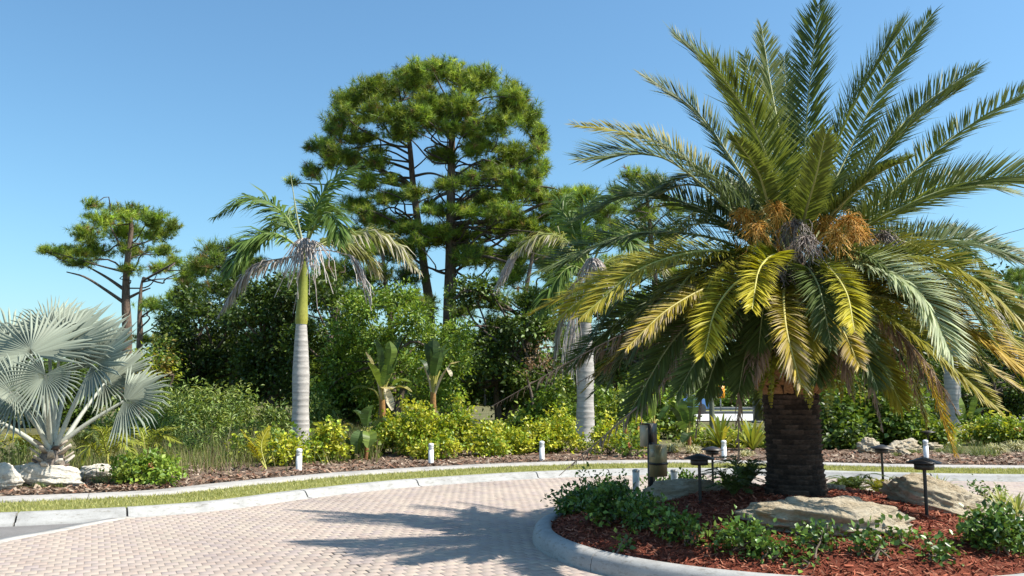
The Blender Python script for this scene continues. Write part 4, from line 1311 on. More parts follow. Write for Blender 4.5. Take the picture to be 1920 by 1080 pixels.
# ------------------------------------------------------------------ silver fan palm at the left
FY = 13.6
fb = P(95, 884, FY); fb[2] = 0.33
fan = Thing('fan_palm', fb, 'silver blue fan palm with stiff round leaves on white stones at the left', 'palm tree')
mb = MB()
mb.lathe([(0.30, -0.2), (0.24, 0.02), (0.20, 0.14), (0.17, 0.28), (0.10, 0.42), (0.0, 0.5)], 20, fb, (0.22, 0.18, 0.15))
fan.part(mb, 'trunk', M['palm_bark'], True)
boot = None
for k in range(22):
    th = 2.4 * k; zz = 0.04 + 0.017 * k; rr = 0.22 - 0.004 * k
    mb = MB()
    a = fb + np.array([rr * 0.7 * math.cos(th), rr * 0.7 * math.sin(th), zz])
    l = rng.uniform(0.12, 0.3)
    o_ = np.array([math.cos(th), math.sin(th), 0.0])
    s_ = np.cross(o_, [0, 0, 1])
    e = a + o_ * l * 0.7 + [0, 0, l * 0.55]
    mb.add([a - s_ * .06, a + s_ * .06, e + s_ * .04, e - s_ * .04, a - s_ * .06 + [0, 0, .04], a + s_ * .06 + [0, 0, .04], e + s_ * .03 + [0, 0, .03], e - s_ * .03 + [0, 0, .03]], [(0, 1, 2, 3), (7, 6, 5, 4), (0, 4, 5, 1), (1, 5, 6, 2), (2, 6, 7, 3), (3, 7, 4, 0)], mixcol(1, [(0.40, 0.34, 0.27), (0.14, 0.10, 0.08), (0.52, 0.47, 0.40)])[0])
    fan.part(mb, 'leaf_base', M['stem'])
SIL = (0.28, 0.315, 0.245)
FANS = [  # hub px, depth, normal, axis (direction the middle segment points), radius m, span
    ((85, 702), -0.9, (0.15, -0.9, 0.30), (-0.25, -0.3, -0.9), 0.64, 2.5),
    ((58, 664), -0.2, (0.1, -0.75, 0.65), (-0.35, 0.2, 1.0), 1.10, 2.2),
    ((112, 655), 0.1, (-0.1, -0.8, 0.55), (0.15, 0.2, 1.0), 1.12, 1.9),
    ((172, 688), 0.1, (-0.45, -0.7, 0.5), (0.75, 0.1, 0.75), 1.05, 2.2),
    ((232, 752), 0.3, (-0.25, -0.75, 0.6), (1.0, -0.1, 0.25), 0.92, 1.7),
    ((-10, 705), 0.0, (0.4, -0.8, 0.5), (-0.9, 0.1, 0.5), 1.05, 2.4),
    ((-35, 775), -0.3, (0.4, -0.5, 0.5), (-1.0, -0.1, -0.1), 0.95, 2.2),
    ((20, 640), 0.7, (0.2, -0.6, 0.7), (-0.4, 0.4, 0.8), 1.05, 2.2),
    ((140, 650), 0.8, (-0.2, -0.6, 0.7), (0.4, 0.4, 0.85), 1.05, 2.2),
    ((90, 625), 0.5, (0.0, -0.7, 0.6), (0.0, 0.3, 1.0), 0.95, 1.6),
    ((195, 720), 0.9, (-0.3, -0.6, 0.7), (0.9, 0.5, 0.3), 1.0, 2.0),
    ((30, 735), -0.6, (0.3, -0.7, 0.5), (-0.7, -0.4, -0.1), 0.90, 2.2),
]
for hub, d, nv, ax, R_, span in FANS:
    H = P(hub[0], hub[1], FY + d)
    a = fb + np.array([rng.uniform(-0.08, 0.08), rng.uniform(-0.08, 0.08), 0.34])
    mid = a * 0.5 + H * 0.5 + [0, 0, 0.04]
    mb = MB()
    mb.tube(spline([a, mid, H], 12), np.linspace(0.045, 0.02, 12), 8, (0.44, 0.45, 0.38), False)
    o = fan.part(mb, 'fan_leaf', M['stalk'], True)
    mb = MB()
    fan_leaf(mb, H, nv, ax, R_, 40, span, np.array(SIL) * rng.uniform(0.9, 1.08), cup=-0.10 + 0.0, split=0.42, droop=0.14 if hub != (232, 752) else 0.2)
    fan.part(mb, 'blade', M['fan'], parent=o)
# ------------------------------------------------------------------ pines and woods behind
pine('pine_tree', 'tall pine with a huge rounded crown rising above all the woods', [
    [(843, 590), (845, 480), (846, 330), (850, 230), (870, 150)],
    [(806, 600), (795, 500), (776, 360), (765, 250), (745, 190)]],
    [(835, 135, 60, 30), (770, 150, 52, 30), (900, 150, 58, 30), (958, 175, 50, 35), (700, 168, 52, 34), (652, 190, 42, 32), (988, 215, 36, 38), (640, 228, 42, 28), (722, 212, 52, 34),
     (800, 190, 50, 34), (868, 200, 55, 34), (938, 232, 50, 34), (1008, 262, 26, 38), (662, 258, 48, 24), (744, 250, 42, 24), (612, 272, 34, 22), (626, 300, 46, 20), (584, 325, 28, 18),
     (658, 292, 40, 18), (704, 300, 40, 22), (830, 290, 36, 22), (902, 272, 45, 30), (962, 290, 48, 30), (1002, 322, 28, 30), (928, 330, 45, 26), (962, 368, 46, 24), (884, 335, 32, 22),
     (842, 348, 34, 20), (690, 345, 36, 22), (668, 384, 44, 18), (722, 372, 40, 16), (700, 412, 48, 18), (880, 395, 36, 16), (820, 225, 45, 30), (770, 215, 40, 26), (880, 240, 45, 26), (960, 330, 40, 24),
     (780, 360, 36, 18), (820, 390, 34, 16), (900, 370, 40, 20), (1010, 360, 30, 24), (940, 395, 46, 20), (750, 420, 40, 20), (990, 470, 44, 24), (1040, 470, 40, 24), (760, 470, 50, 26), (700, 455, 44, 22), (890, 480, 60, 26), (960, 490, 50, 26), (850, 442, 70, 28), (800, 440, 44, 24), (930, 428, 60, 26), (990, 420, 40, 22), (1032, 380, 44, 26), (1082, 372, 36, 22), (1005, 445, 46, 22), (1062, 432, 38, 26)],
    37, 0.34, per_m3=40, fill=3, spread=2.6, nl=0.30, nw=0.022, per=28,
    extra_limbs=[([(845, 500, 0), (900, 480, -1), (980, 500, -1.5)], 0.10, 0.04), ([(845, 560, 0), (920, 545, -1), (975, 580, -2)], 0.10, 0.03), ([(845, 585, 0), (910, 575, -1), (960, 590, -2)], 0.09, 0.03), ([(846, 420, 0), (950, 410, 0), (1010, 385, 0), (1060, 370, 0)], 0.12, 0.04), ([(778, 365, 1.2), (740, 340, 0), (700, 310, 0)], 0.1, 0.04), ([(846, 360, 0), (820, 370, 0), (790, 400, 0.5)], 0.09, 0.06), ([(776, 330, 1.2), (810, 325, 0), (850, 340, -1)], 0.07, 0.03)])
pine('pine_tree', 'lone open pine with a flat spreading crown above the silver fan palm', [
    [(238, 640), (236, 560), (238, 500), (246, 430), (242, 395)]],
    [(240, 398, 56, 22), (190, 412, 42, 22), (288, 410, 38, 22), (160, 438, 36, 22), (232, 438, 48, 22), (300, 438, 36, 22), (128, 470, 36, 18), (92, 470, 30, 12), (178, 472, 42, 18),
     (250, 470, 40, 20), (308, 470, 34, 16), (332, 492, 24, 12), (150, 494, 34, 10), (245, 505, 26, 16), (300, 503, 34, 12), (325, 425, 18, 22)],
    44, 0.30, per_m3=39, spread=2.0, nl=0.30, nw=0.022,
    extra_limbs=[([(236, 570, 0), (200, 545, -0.5), (160, 520, -1), (125, 510, -1)], 0.10, 0.03), ([(236, 545, 0), (200, 520, 0.4), (165, 500, 0.6)], 0.10, 0.04), ([(238, 560, 0), (262, 548, 0), (282, 540, 0)], 0.09, 0.03), ([(240, 480, 0), (220, 450, 0), (205, 420, 0)], 0.08, 0.03)])
pine('pine_tree', 'slim pine with low yellow green boughs beside the lone open pine', [[(262, 640), (262, 590), (264, 545), (268, 520)]],
    [(292, 574, 44, 14), (340, 560, 44, 24), (322, 600, 38, 12), (272, 636, 34, 10), (345, 520, 28, 20), (370, 500, 30, 20)], 41, 0.18, per_m3=36, nl=0.30, nw=0.022, cols=NEEDLES)
pine('pine_tree', 'dense pine at the left edge of the dark woods', [[(440, 700), (436, 620), (425, 540), (410, 470)]],
    [(398, 470, 38, 22), (436, 462, 30, 18), (375, 500, 36, 24), (420, 500, 44, 26), (462, 500, 36, 26), (352, 540, 30, 20), (400, 540, 46, 28), (455, 548, 48, 30), (370, 580, 40, 24), (425, 595, 50, 30), (345, 610, 26, 16), (390, 640, 50, 26), (480, 600, 40, 30), (470, 650, 50, 30)],
    36, 0.26, cols=NEEDLES_D, per_m3=33, nl=0.30, nw=0.022)
pine('pine_tree', 'pine with low boughs between the royal palm and the tallest pine', [[(735, 700), (732, 600), (722, 520), (715, 450)]],
    [(715, 440, 44, 20), (680, 470, 44, 24), (745, 475, 46, 24), (650, 510, 44, 26), (705, 515, 50, 28), (765, 520, 46, 26), (660, 560, 46, 28), (725, 565, 50, 28), (790, 570, 44, 28), (610, 540, 36, 22)],
    35, 0.2, cols=NEEDLES_D + NEEDLES[:2], per_m3=31, nl=0.30, nw=0.022)
pine('pine_tree', 'dark pine behind the grey royal palm trunk', [[(640, 720), (636, 640), (630, 560), (620, 500)]],
    [(620, 500, 44, 26), (660, 470, 40, 24), (560, 530, 50, 30), (610, 560, 50, 30), (520, 570, 44, 28), (560, 610, 54, 30), (500, 640, 50, 30), (640, 610, 50, 30), (530, 690, 46, 26), (600, 680, 50, 30)],
    34, 0.24, cols=NEEDLES_D, per_m3=31, nl=0.30, nw=0.022)
pine('pine_tree', 'broad pine with drooping boughs left of the date palm', [[(985, 720), (988, 640), (985, 560), (1000, 470)]],
    [(1010, 475, 50, 22), (960, 520, 44, 26), (1040, 515, 46, 28), (1000, 560, 52, 28), (920, 560, 46, 28), (1060, 570, 40, 28), (940, 610, 52, 30), (1010, 620, 48, 28), (900, 640, 44, 28), (970, 665, 50, 26), (1060, 630, 40, 26), (870, 580, 36, 26)],
    33, 0.24, cols=NEEDLES_D + NEEDLES[:2], per_m3=31, nl=0.30, nw=0.022,
    extra_limbs=[([(985, 600, 0), (940, 570, -1), (880, 545, -2), (850, 560, -2)], 0.09, 0.03), ([(985, 640, 0), (930, 615, -1), (870, 610, -2)], 0.08, 0.03)])
pine('pine_tree', 'bushy pine between the tallest pine and the date palm fronds', [[(1085, 720), (1088, 600), (1086, 480), (1082, 380)]],
    [(1052, 366, 36, 16), (1096, 362, 34, 16), (1030, 400, 44, 22), (1080, 402, 46, 24), (1130, 395, 40, 24), (1050, 442, 46, 24), (1112, 445, 46, 26), (1160, 440, 40, 26), (1080, 490, 50, 26), (1140, 500, 48, 26), (1030, 480, 40, 22), (1110, 550, 50, 28), (1060, 545, 44, 26)],
    36.5, 0.2, cols=NEEDLES, per_m3=36, nl=0.30, nw=0.022)
pine('pine_tree', 'pine top showing behind the upper left date palm fronds', [[(1235, 720), (1230, 560), (1220, 440), (1210, 340)]],
    [(1190, 330, 40, 20), (1225, 350, 46, 26), (1170, 365, 38, 24), (1210, 395, 52, 28), (1260, 385, 40, 26), (1150, 420, 36, 24), (1190, 450, 50, 28), (1250, 440, 50, 30), (1230, 500, 55, 30), (1170, 510, 50, 30), (1280, 520, 50, 30), (1200, 570, 56, 30), (1270, 590, 50, 30)],
    42, 0.28, per_m3=31, nl=0.30, nw=0.022)

GRN = [(0.095, 0.155, 0.022), (0.13, 0.20, 0.028), (0.07, 0.12, 0.02), (0.17, 0.235, 0.035)]
DRK = [(0.05, 0.085, 0.018), (0.07, 0.115, 0.022), (0.10, 0.15, 0.026), (0.038, 0.06, 0.014)]
BRT = [(0.15, 0.25, 0.03), (0.20, 0.30, 0.035), (0.11, 0.19, 0.028), (0.25, 0.32, 0.045)]
YEL = [(0.36, 0.41, 0.03), (0.46, 0.46, 0.035), (0.24, 0.33, 0.03), (0.54, 0.52, 0.07), (0.16, 0.25, 0.03)]
LIM = [(0.18, 0.26, 0.03), (0.24, 0.31, 0.04), (0.13, 0.20, 0.03), (0.30, 0.34, 0.06)]

G2 = 'broadleaf trees of the woods'
def grid_clumps(x0, x1, y0, y1, n, rx, ry, topf=None):
    out = []
    for k in range(n):
        x = rng.uniform(x0, x1)
        t = topf(x) if topf else y0
        y = rng.uniform(t, y1)
        out.append((x, y, rx * rng.uniform(0.7, 1.25), ry * rng.uniform(0.7, 1.25)))
    return out
broad_tree('oak_tree', 'shady dark tree behind the silver fan palm leaves', (390, 780), grid_clumps(300, 470, 500, 740, 30, 38, 28, lambda x: 610 - 0.9 * (x - 300) if x < 400 else 520), 33, DRK, 0.16, 78, 0.2, G2)
broad_tree('oak_tree', 'shady dark tree just left of the grey royal palm trunk', (500, 780), grid_clumps(430, 590, 520, 750, 30, 38, 30), 31, DRK, 0.16, 78, 0.2, G2)
broad_tree('oak_tree', 'dark tree between the grey royal palm and the bright feathery tree', (640, 790), grid_clumps(560, 700, 540, 790, 28, 36, 30), 29.5, DRK + GRN[:1], 0.16, 78, 0.18, G2)
broad_tree('feathery_tree', 'bright green feathery tree behind the bird of paradise plants', (720, 790),
           [(680, 575, 52, 30), (742, 560, 46, 30), (775, 600, 54, 32), (650, 620, 44, 34), (712, 640, 60, 36), (800, 640, 54, 34), (850, 625, 42, 30), (640, 680, 44, 38), (762, 690, 60, 38), (692, 730, 60, 34), (852, 680, 44, 34), (822, 740, 54, 34), (610, 740, 40, 34), (720, 770, 50, 24)],
           27, BRT, 0.16, 150, 0.15, None, aspect=0.6)
broad_tree('oak_tree', 'dark tree between the bright feathery tree and the date palm', (930, 790), grid_clumps(850, 1070, 540, 780, 36, 38, 30), 31.5, DRK + GRN[:2], 0.16, 78, 0.2, G2)
broad_tree('dead_bough_bush', 'withered brown bush left of the second royal palm', (1005, 760), [(1010, 660, 22, 24), (992, 690, 20, 20), (1022, 690, 16, 18)], 29, [(0.30, 0.18, 0.11), (0.38, 0.26, 0.18), (0.24, 0.15, 0.09)], 0.14, 50, 0.08, None, 'bush', 0.4, aspect=0.4)
broad_tree('oak_tree', 'green tree behind the left side of the date palm skirt', (1180, 790), grid_clumps(1060, 1290, 560, 740, 26, 42, 32), 38, GRN + DRK[:2], 0.16, 78, 0.2, G2)
broad_tree('oak_tree', 'tall green tree hidden behind the date palm head', (1420, 770), grid_clumps(1280, 1560, 560, 735, 28, 44, 34), 80, GRN + BRT[:1], 0.5, 9, 0.3, G2, spread=4)
broad_tree('oak_tree', 'dark tree right of the date palm trunk behind the bright bush', (1620, 800), grid_clumps(1540, 1760, 590, 790, 26, 42, 34), 34, DRK, 0.16, 78, 0.2, G2)
broad_tree('oak_tree', 'green tree at the right edge behind the street lamp', (1900, 790), grid_clumps(1800, 2060, 520, 770, 34, 48, 36, lambda x: 640 if x < 1860 else 530), 72, GRN + DRK, 0.42, 13, 0.3, G2, spread=4)
broad_tree('oak_tree', 'green tree at the right behind the third royal palm', (1820, 800), grid_clumps(1730, 1960, 640, 780, 24, 42, 32), 40, GRN + DRK, 0.16, 78, 0.2, G2)
pine('pine_tree', 'dark pine at the right edge of the picture', [[(1925, 740), (1922, 640), (1915, 560), (1910, 520)]],
     [(1915, 515, 36, 14), (1890, 545, 34, 18), (1940, 545, 40, 20), (1900, 590, 44, 22), (1950, 600, 44, 22), (1880, 640, 40, 22)], 55, 0.24, cols=NEEDLES_D, per_m3=23, nl=0.38, nw=0.03)
broad_tree('vine_thicket', 'yellowing vine thicket beneath the slim pine', (275, 780), [(262, 670, 32, 22), (285, 690, 36, 26), (265, 720, 36, 26), (300, 720, 34, 30), (320, 680, 26, 24), (300, 650, 24, 14)], 30, YEL[:1] + GRN + [(0.26, 0.2, 0.05), (0.2, 0.2, 0.04)], 0.16, 60, 0.1, None, 'bush', 0.8)
broad_tree('oak_tree', 'low dark tree behind the silver fan palm at the left edge', (40, 790), grid_clumps(-120, 250, 690, 790, 26, 36, 26), 36, DRK + GRN[:2], 0.16, 78, 0.16, G2)

# far wood closing the horizon
fw = MB()
for k in range(330):
    x = -170 + 350 * k / 330 + rng.normal(0, 1.0)
    y = 98 + rng.uniform(-6, 10)
    hgt = rng.uniform(4.5, 8.0) if not (-75 < x < -36) else rng.uniform(3.2, 4.8)
    cl = [(np.array([x + rng.normal(0, 1.4), y + rng.normal(0, 1), hgt * f_]), (rng.uniform(1.4, 2.4), 1.8, rng.uniform(1.1, 1.7))) for f_ in (0.25, 0.5, 0.78)]
    leaf_cloud(fw, cl, 5.0, 0.75, GRN + DRK)
    fw.tube([(x, y, 0), (x, y, hgt * 0.7)], [0.25, 0.1], 5, (0.1, 0.08, 0.06), False)
tag(fw.build('far_woods', M['leaf']), 'distant green wood along the horizon', 'woods', kind='stuff')
# hedge beyond the far road
b = np.array([28.0, 74, 0.2])
cl = []
for k in range(14):
    x = 6 + k * 3.4
    cl += bush_clumps(np.array([x, 70.5 + 0.11 * x + rng.normal(0, 0.4), 0.2]), 4.2, 3.2, 9)
shrub('hedge', 'long leafy green hedge beyond the far road behind the chevron sign', b, cl, GRN + BRT[:2], 0.34, 14, None, 'hedge', nst=30)

# ------------------------------------------------------------------ shrubs of the planting bed
def bed(px, py):
    return G(px, py, BEDZ + 0.01)
def sh(px, py, wpx, hpx, n, cols, size, per, name, label, group=None, cat='shrub', depth=None, mat='leaf', flowers=None, nst=10, Y=None, aspect=1.1):
    b = bed(px, py) if Y is None else np.array([P(px, py, Y)[0], Y, BEDZ])
    s = b[1] / 1610
    cl = bush_clumps(b, wpx * s * 1.1, hpx * s * 1.28, int(n * 1.3), depth=(depth or wpx) * s)
    return shrub(name, label, b, cl, cols, size, per, group, cat, mat, nst=nst, flowers=flowers, aspect=aspect)
YG = 'yellow green variegated shrubs along the bed'
VS = 'variegated_shrub'
YS = [
    (612, 866, 84, 78, 16, 'round yellow green shrub at the foot of the grey royal palm'),
    (540, 876, 70, 70, 12, 'yellow green shrub left of the grey royal palm foot behind a bollard'),
    (735, 852, 90, 82, 18, 'yellow green shrub at the left end of the long hedge'),
    (785, 856, 90, 98, 20, 'tall yellow green hedge shrub under the two bird of paradise plants'),
    (850, 856, 90, 94, 20, 'yellow green hedge shrub right of the second bird of paradise'),
    (905, 856, 80, 72, 16, 'yellow green hedge shrub with bare twigs left of the third bollard'),
    (955, 852, 80, 66, 16, 'yellow green hedge shrub just left of the third bollard'),
    (1005, 850, 80, 66, 16, 'yellow green hedge shrub directly behind the third bollard'),
    (1055, 848, 80, 78, 16, 'yellow green hedge shrub left of the second royal palm foot'),
    (1145, 852, 70, 68, 14, 'yellow green shrub right of the second royal palm foot'),
    (1195, 842, 80, 64, 14, 'yellow green shrub just behind the control pedestal'),
    (820, 862, 80, 60, 12, 'low yellow green hedge shrub in front of the tall hedge'),
]
for px, py, w, h_, n, lab in YS:
    sh(px, py, w, h_ * 1.12, n, YEL, 0.085, 165, VS, lab, YG)
sh(455, 866, 60, 70, 9, LIM + YEL[:1], 0.11, 70, 'leafy_shrub', 'thin leafy lime green shrub beside the tall weeds', nst=12)
sh(515, 868, 64, 84, 10, LIM + BRT[:2], 0.11, 80, 'leafy_shrub', 'lime green leafy shrub left of the grey royal palm trunk')
sh(680, 862, 44, 60, 8, DRK + GRN, 0.13, 70, 'dark_shrub', 'dark green shrub between the yellow shrubs')
# ixoras with red flowers
sh(270, 908, 110, 74, 16, BRT + LIM[:1], 0.085, 110, 'ixora_shrub', 'leafy ixora shrub with small red flowers right of the white stones', 'ixora shrubs', flowers=(3, (0.62, 0.24, 0.15), 0.06))
sh(238, 905, 40, 44, 6, YEL, 0.09, 90, 'croton_shrub', 'small bright yellow shrub in front of the ixora by the white stones')
sh(1185, 858, 60, 66, 12, BRT, 0.09, 110, 'ixora_shrub', 'ixora shrub with orange red flowers left of the control pedestal', 'ixora shrubs', flowers=(4, (0.66, 0.24, 0.13), 0.09))
sh(1850, 835, 110, 60, 16, YEL[1:] + LIM, 0.11, 80, 'ixora_shrub', 'yellowish shrub with red flowers right of the third royal palm', 'ixora shrubs', flowers=(4, (0.6, 0.2, 0.12), 0.12))
sh(1920, 838, 90, 66, 14, YEL[:3] + LIM, 0.11, 80, 'ixora_shrub', 'yellow green shrub at the right edge of the bed', 'ixora shrubs', flowers=(3, (0.6, 0.2, 0.12), 0.11))
# green hedge behind the yellow one
for px, w, h_, lab in ((1000, 90, 80, 'lime green bush behind the hedge, furthest from the second royal palm'), (1048, 80, 105, 'lime green bush behind the hedge left of the second royal palm trunk'), (1150, 90, 100, 'lime green bush behind the hedge right of the second royal palm trunk'), (1200, 90, 112, 'lime green bush behind the control pedestal'), (1258, 90, 112, 'lime green bush right of the control pedestal behind the strap plants')):
    sh(px, 815, w, h_, 16, LIM + BRT, 0.15, 60, 'leafy_bush', lab, 'lime green bushes behind the hedge', 'bush', Y=27)
sh(1620, 815, 200, 170, 34, BRT + GRN, 0.16, 60, 'leafy_bush', 'big bright green bush right of the date palm trunk', None, 'bush', Y=24)
sh(1560, 835, 120, 90, 18, DRK + GRN, 0.15, 60, 'leafy_bush', 'dark green bush close behind the date palm trunk', None, 'bush', Y=22.5)
sh(1720, 830, 110, 60, 14, LIM + GRN, 0.13, 60, 'leafy_bush', 'low lime green bush behind the white stones at the right', None, 'bush', Y=23)
for px, w, h_, lab in ((1320, 70, 46, 'low lime bush between the drooping dead fronds'), (1385, 80, 44, 'low lime bush behind the yellow strap leaved clump'), (1440, 80, 46, 'low lime bush hidden partly by the date palm trunk')):
    sh(px, 830, w, h_, 10, LIM + YEL[:2], 0.12, 70, 'leafy_bush', lab, 'low lime bushes in the gap', 'bush', Y=23)
# wild myrtles and weeds on the left
WM = [(0.17, 0.25, 0.055), (0.22, 0.30, 0.065), (0.13, 0.20, 0.05), (0.28, 0.33, 0.09)]
for px, w, h_, Y, lab in ((345, 140, 120, 25, 'feathery green wild bush right of the silver fan palm'), (300, 100, 95, 23, 'feathery wild bush behind the arching areca fronds'), (405, 90, 100, 26, 'feathery wild bush in the middle of the weeds'), (452, 80, 100, 27, 'pale feathery wild bush before the dark woods'), (520, 80, 80, 27, 'feathery wild bush left of the grey royal palm trunk'), (600, 90, 80, 27, 'feathery wild bush behind the grey royal palm trunk'), (230, 110, 90, 22, 'feathery wild bush beneath the silver fan leaves')):
    sh(px, 800, w, h_, 18, WM, 0.15, 75, 'wild_bush', lab, 'wild bushes among the weeds', 'bush', Y=Y, aspect=0.45)
for px, py, w, h_, c_, lab in ((352, 858, 50, 44, WM, 'small olive wild bush behind the ixora shrub'), (395, 852, 60, 60, DRK + WM, 'dark wild bush with straw tops in the weeds'), (440, 846, 60, 56, WM, 'olive wild bush left of the thin lime shrub'), (325, 846, 70, 64, GRN + WM, 'green wild bush behind the arching feather palms'), (475, 850, 50, 60, GRN + WM, 'green wild bush between weeds and lime shrubs'), (180, 858, 60, 50, DRK + WM, 'dark wild bush right behind the silver fan palm trunk'), (15, 880, 80, 70, DRK, 'dark wild bush at the left edge behind the white stones')):
    sh(px, py, w, h_, 12, c_, 0.10, 110, 'wild_bush', lab, 'wild bushes among the weeds', 'bush', aspect=0.5)
n = 16000
xx = rng.uniform(-9.5, -1.5, n); yy = rng.uniform(13.5, 27, n)
dk_ = np.array([np.min(np.hypot(KERB[::4, 0] - a, KERB[::4, 1] - b)) for a, b in zip(xx, yy)])
kp = (dk_ > 3.6 + rng.normal(0, 0.5, n)) & (xx < -1.0 - 0.1 * yy)
kp &= np.array([b > np.interp(a, KERB[:, 0], KERB[:, 1]) for a, b in zip(xx, yy)])
xx, yy = xx[kp], yy[kp]; n = len(xx)
cl_ = np.sin(xx * 2.1) * np.cos(yy * 1.7) + rng.normal(0, 0.4, n)
hgt = np.clip(0.45 + 0.25 * cl_, 0.15, 0.95) * rng.uniform(0.6, 1.1, n)
ax = nrm(np.column_stack([rng.normal(0, 0.28, (n, 2)), np.ones(n)]))
mb = MB()
mb.scatter([(-0.5, 0, 0), (0.5, 0, 0), (0.3, 0.6, 0.03), (-0.3, 0.6, 0.03), (0, 1, 0.12)], [(0, 1, 2), (0, 2, 3), (3, 2, 4)], np.column_stack([xx, yy, np.full(n, BEDZ)]), frames(ax), np.column_stack([np.full(n, 0.014), hgt, hgt]), mixcol(n, [(0.16, 0.21, 0.05), (0.22, 0.24, 0.07), (0.28, 0.25, 0.12), (0.11, 0.16, 0.04), (0.22, 0.18, 0.10)]))
tag(mb.build('tall_weeds', M['grass']), 'tall mixed green and straw weeds behind the left bed', 'weeds', kind='stuff')

# areca style clumps with arching fronds
def areca(px, py, tips, label, kind='lime', Lm=0.26, Y=None):
    b = bed(px, py)
    t = Thing('areca_palm', b, label, 'palm plant', 'small feather palms in the left bed')
    Y0 = b[1]
    for x1, y1, x2, y2, d in tips:
        q = [b, P(x1, y1, Y0 + d * 0.5), P(x2, y2, Y0 + d)]
        add_frond(t, q, kind, Lm, 34, 0.03, 0.014, V=0.3, droop=0.2, hang=0.15, plumose=0.2, start=0.3, rc=(0.42, 0.40, 0.10), side_hint=(1, -0.2, 0))
    return t
areca(205, 885, [(170, 835, 155, 870, -0.6), (190, 810, 160, 820, -0.4), (215, 820, 270, 835, -0.5), (225, 830, 260, 865, -0.8), (200, 815, 215, 800, 0.1)], 'arching lime green feather palm right of the silver fan palm trunk')
areca(275, 875, [(285, 815, 335, 800, -0.3), (300, 820, 340, 830, -0.5), (265, 810, 240, 820, 0.2), (290, 830, 330, 865, -0.5)], 'arching lime green feather palm behind the ixora shrub', 'lime')
areca(500, 882, [(478, 840, 452, 806, -0.2), (490, 835, 505, 800, 0.3), (480, 850, 468, 830, -0.4)], 'young feather palm with one yellow frond before the thin leafy shrub', 'yellow', 0.18)
# cycads under the fan palm
for (px, py, lab, k_) in ((48, 880, 'cycad rosette left of the silver fan palm trunk', 'olive'), (150, 868, 'cycad rosette right of the silver fan palm trunk', 'deep')):
    b = bed(px, py); b[1] += 0.8; b[0] = P(px, py, b[1])[0]
    t = Thing('cycad', b, lab, 'plant', 'cycads beside the fan palm')
    for j in range(22):
        az = 2.4 * j; l = rng.uniform(0.6, 0.9); hd = np.array([math.cos(az), math.sin(az), 0])
        q = [b + [0, 0, 0.2], b + hd * l * 0.4 + [0, 0, 0.2 + l * 0.45], b + hd * l * 0.95 + [0, 0, 0.2 + l * rng.uniform(0.1, 0.5)]]
        add_frond(t, q, k_, 0.14, 30, 0.022, 0.01, V=0.3, droop=0.1, plumose=0.1)

# white bird of paradise plants
def paradise(label, stem_px, blades, Y, stemr=0.09, dead=()):
    b = np.array([P(stem_px[0][0], stem_px[0][1], Y)[0], Y, BEDZ])
    t = Thing('bird_of_paradise', b, label, 'plant', 'bird of paradise plants')
    top = P(*stem_px[1], Y)
    mb = MB()
    mb.tube(spline([b, (b + top) / 2 + [0.03, 0, 0], top], 14), np.linspace(stemr, stemr * 0.75, 14), 10, lerp([0.22, 0.10, 0.05], [0.34, 0.18, 0.06], np.linspace(0, 1, 14)[:, None]))
    t.part(mb, 'stem', M['stem'], True)
    for (bx, by, tx, ty, d, w, kind) in blades:
        h0 = P(bx, by, Y + d * 0.5); tip = P(tx, ty, Y + d)
        mb = MB()
        c = {'g': (0.075, 0.13, 0.03), 'b': (0.16, 0.22, 0.04), 'd': (0.045, 0.08, 0.025), 'w': (0.56, 0.48, 0.34), 'y': (0.34, 0.30, 0.10)}[kind]
        pc_ = (0.34, 0.32, 0.08) if kind != 'w' else (0.45, 0.36, 0.24)
        mb.tube(spline([top - [0, 0, 0.15], (top + h0) / 2 + [0, 0, 0.03], h0], 8), np.linspace(0.035, 0.015, 8), 6, pc_, False)
        o = t.part(mb, 'leaf', M['stalk'], True)
        mb = MB()
        m_ = (h0 + tip) / 2 + np.array([rng.normal(0, 0.04), -0.05, 0.06 if kind != 'w' else -0.02])
        paddle(mb, [h0, m_, tip], w * 1.5, c)
        t.part(mb, 'blade', M['leaf'], parent=o)
    return t
paradise('bird of paradise plant with pale withered leaves, the left of the pair', [(716, 800), (716, 742)], [
    (712, 700, 702, 636, -0.2, 0.22, 'd'), (728, 690, 730, 640, -0.3, 0.20, 'b'), (735, 690, 755, 628, 0.3, 0.24, 'd'), (712, 725, 690, 680, -0.5, 0.20, 'b'), (720, 722, 727, 684, -0.7, 0.18, 'g'),
    (735, 700, 745, 668, 0.1, 0.22, 'g'), (738, 722, 768, 716, -0.4, 0.16, 'b'), (740, 728, 772, 735, -0.5, 0.12, 'y'), (700, 690, 685, 660, -0.3, 0.10, 'w'), (722, 726, 735, 770, -0.5, 0.16, 'w'), (715, 728, 738, 728, -0.7, 0.14, 'w'), (690, 728, 655, 735, -0.2, 0.16, 'd')], 20.5)
paradise('bird of paradise plant with a clean fan of leaves, the right of the pair', [(808, 800), (812, 735)], [
    (806, 700, 795, 642, -0.2, 0.24, 'd'), (812, 692, 812, 634, -0.3, 0.26, 'd'), (820, 690, 838, 645, 0, 0.22, 'd'), (803, 705, 785, 675, 0.2, 0.2, 'd'), (825, 695, 850, 650, 0.3, 0.14, 'g'),
    (838, 690, 846, 706, -0.2, 0.10, 'w'), (795, 688, 782, 692, -0.2, 0.10, 'w'), (845, 682, 862, 678, -0.1, 0.08, 'w'), (815, 705, 826, 660, -0.4, 0.22, 'g')], 21)
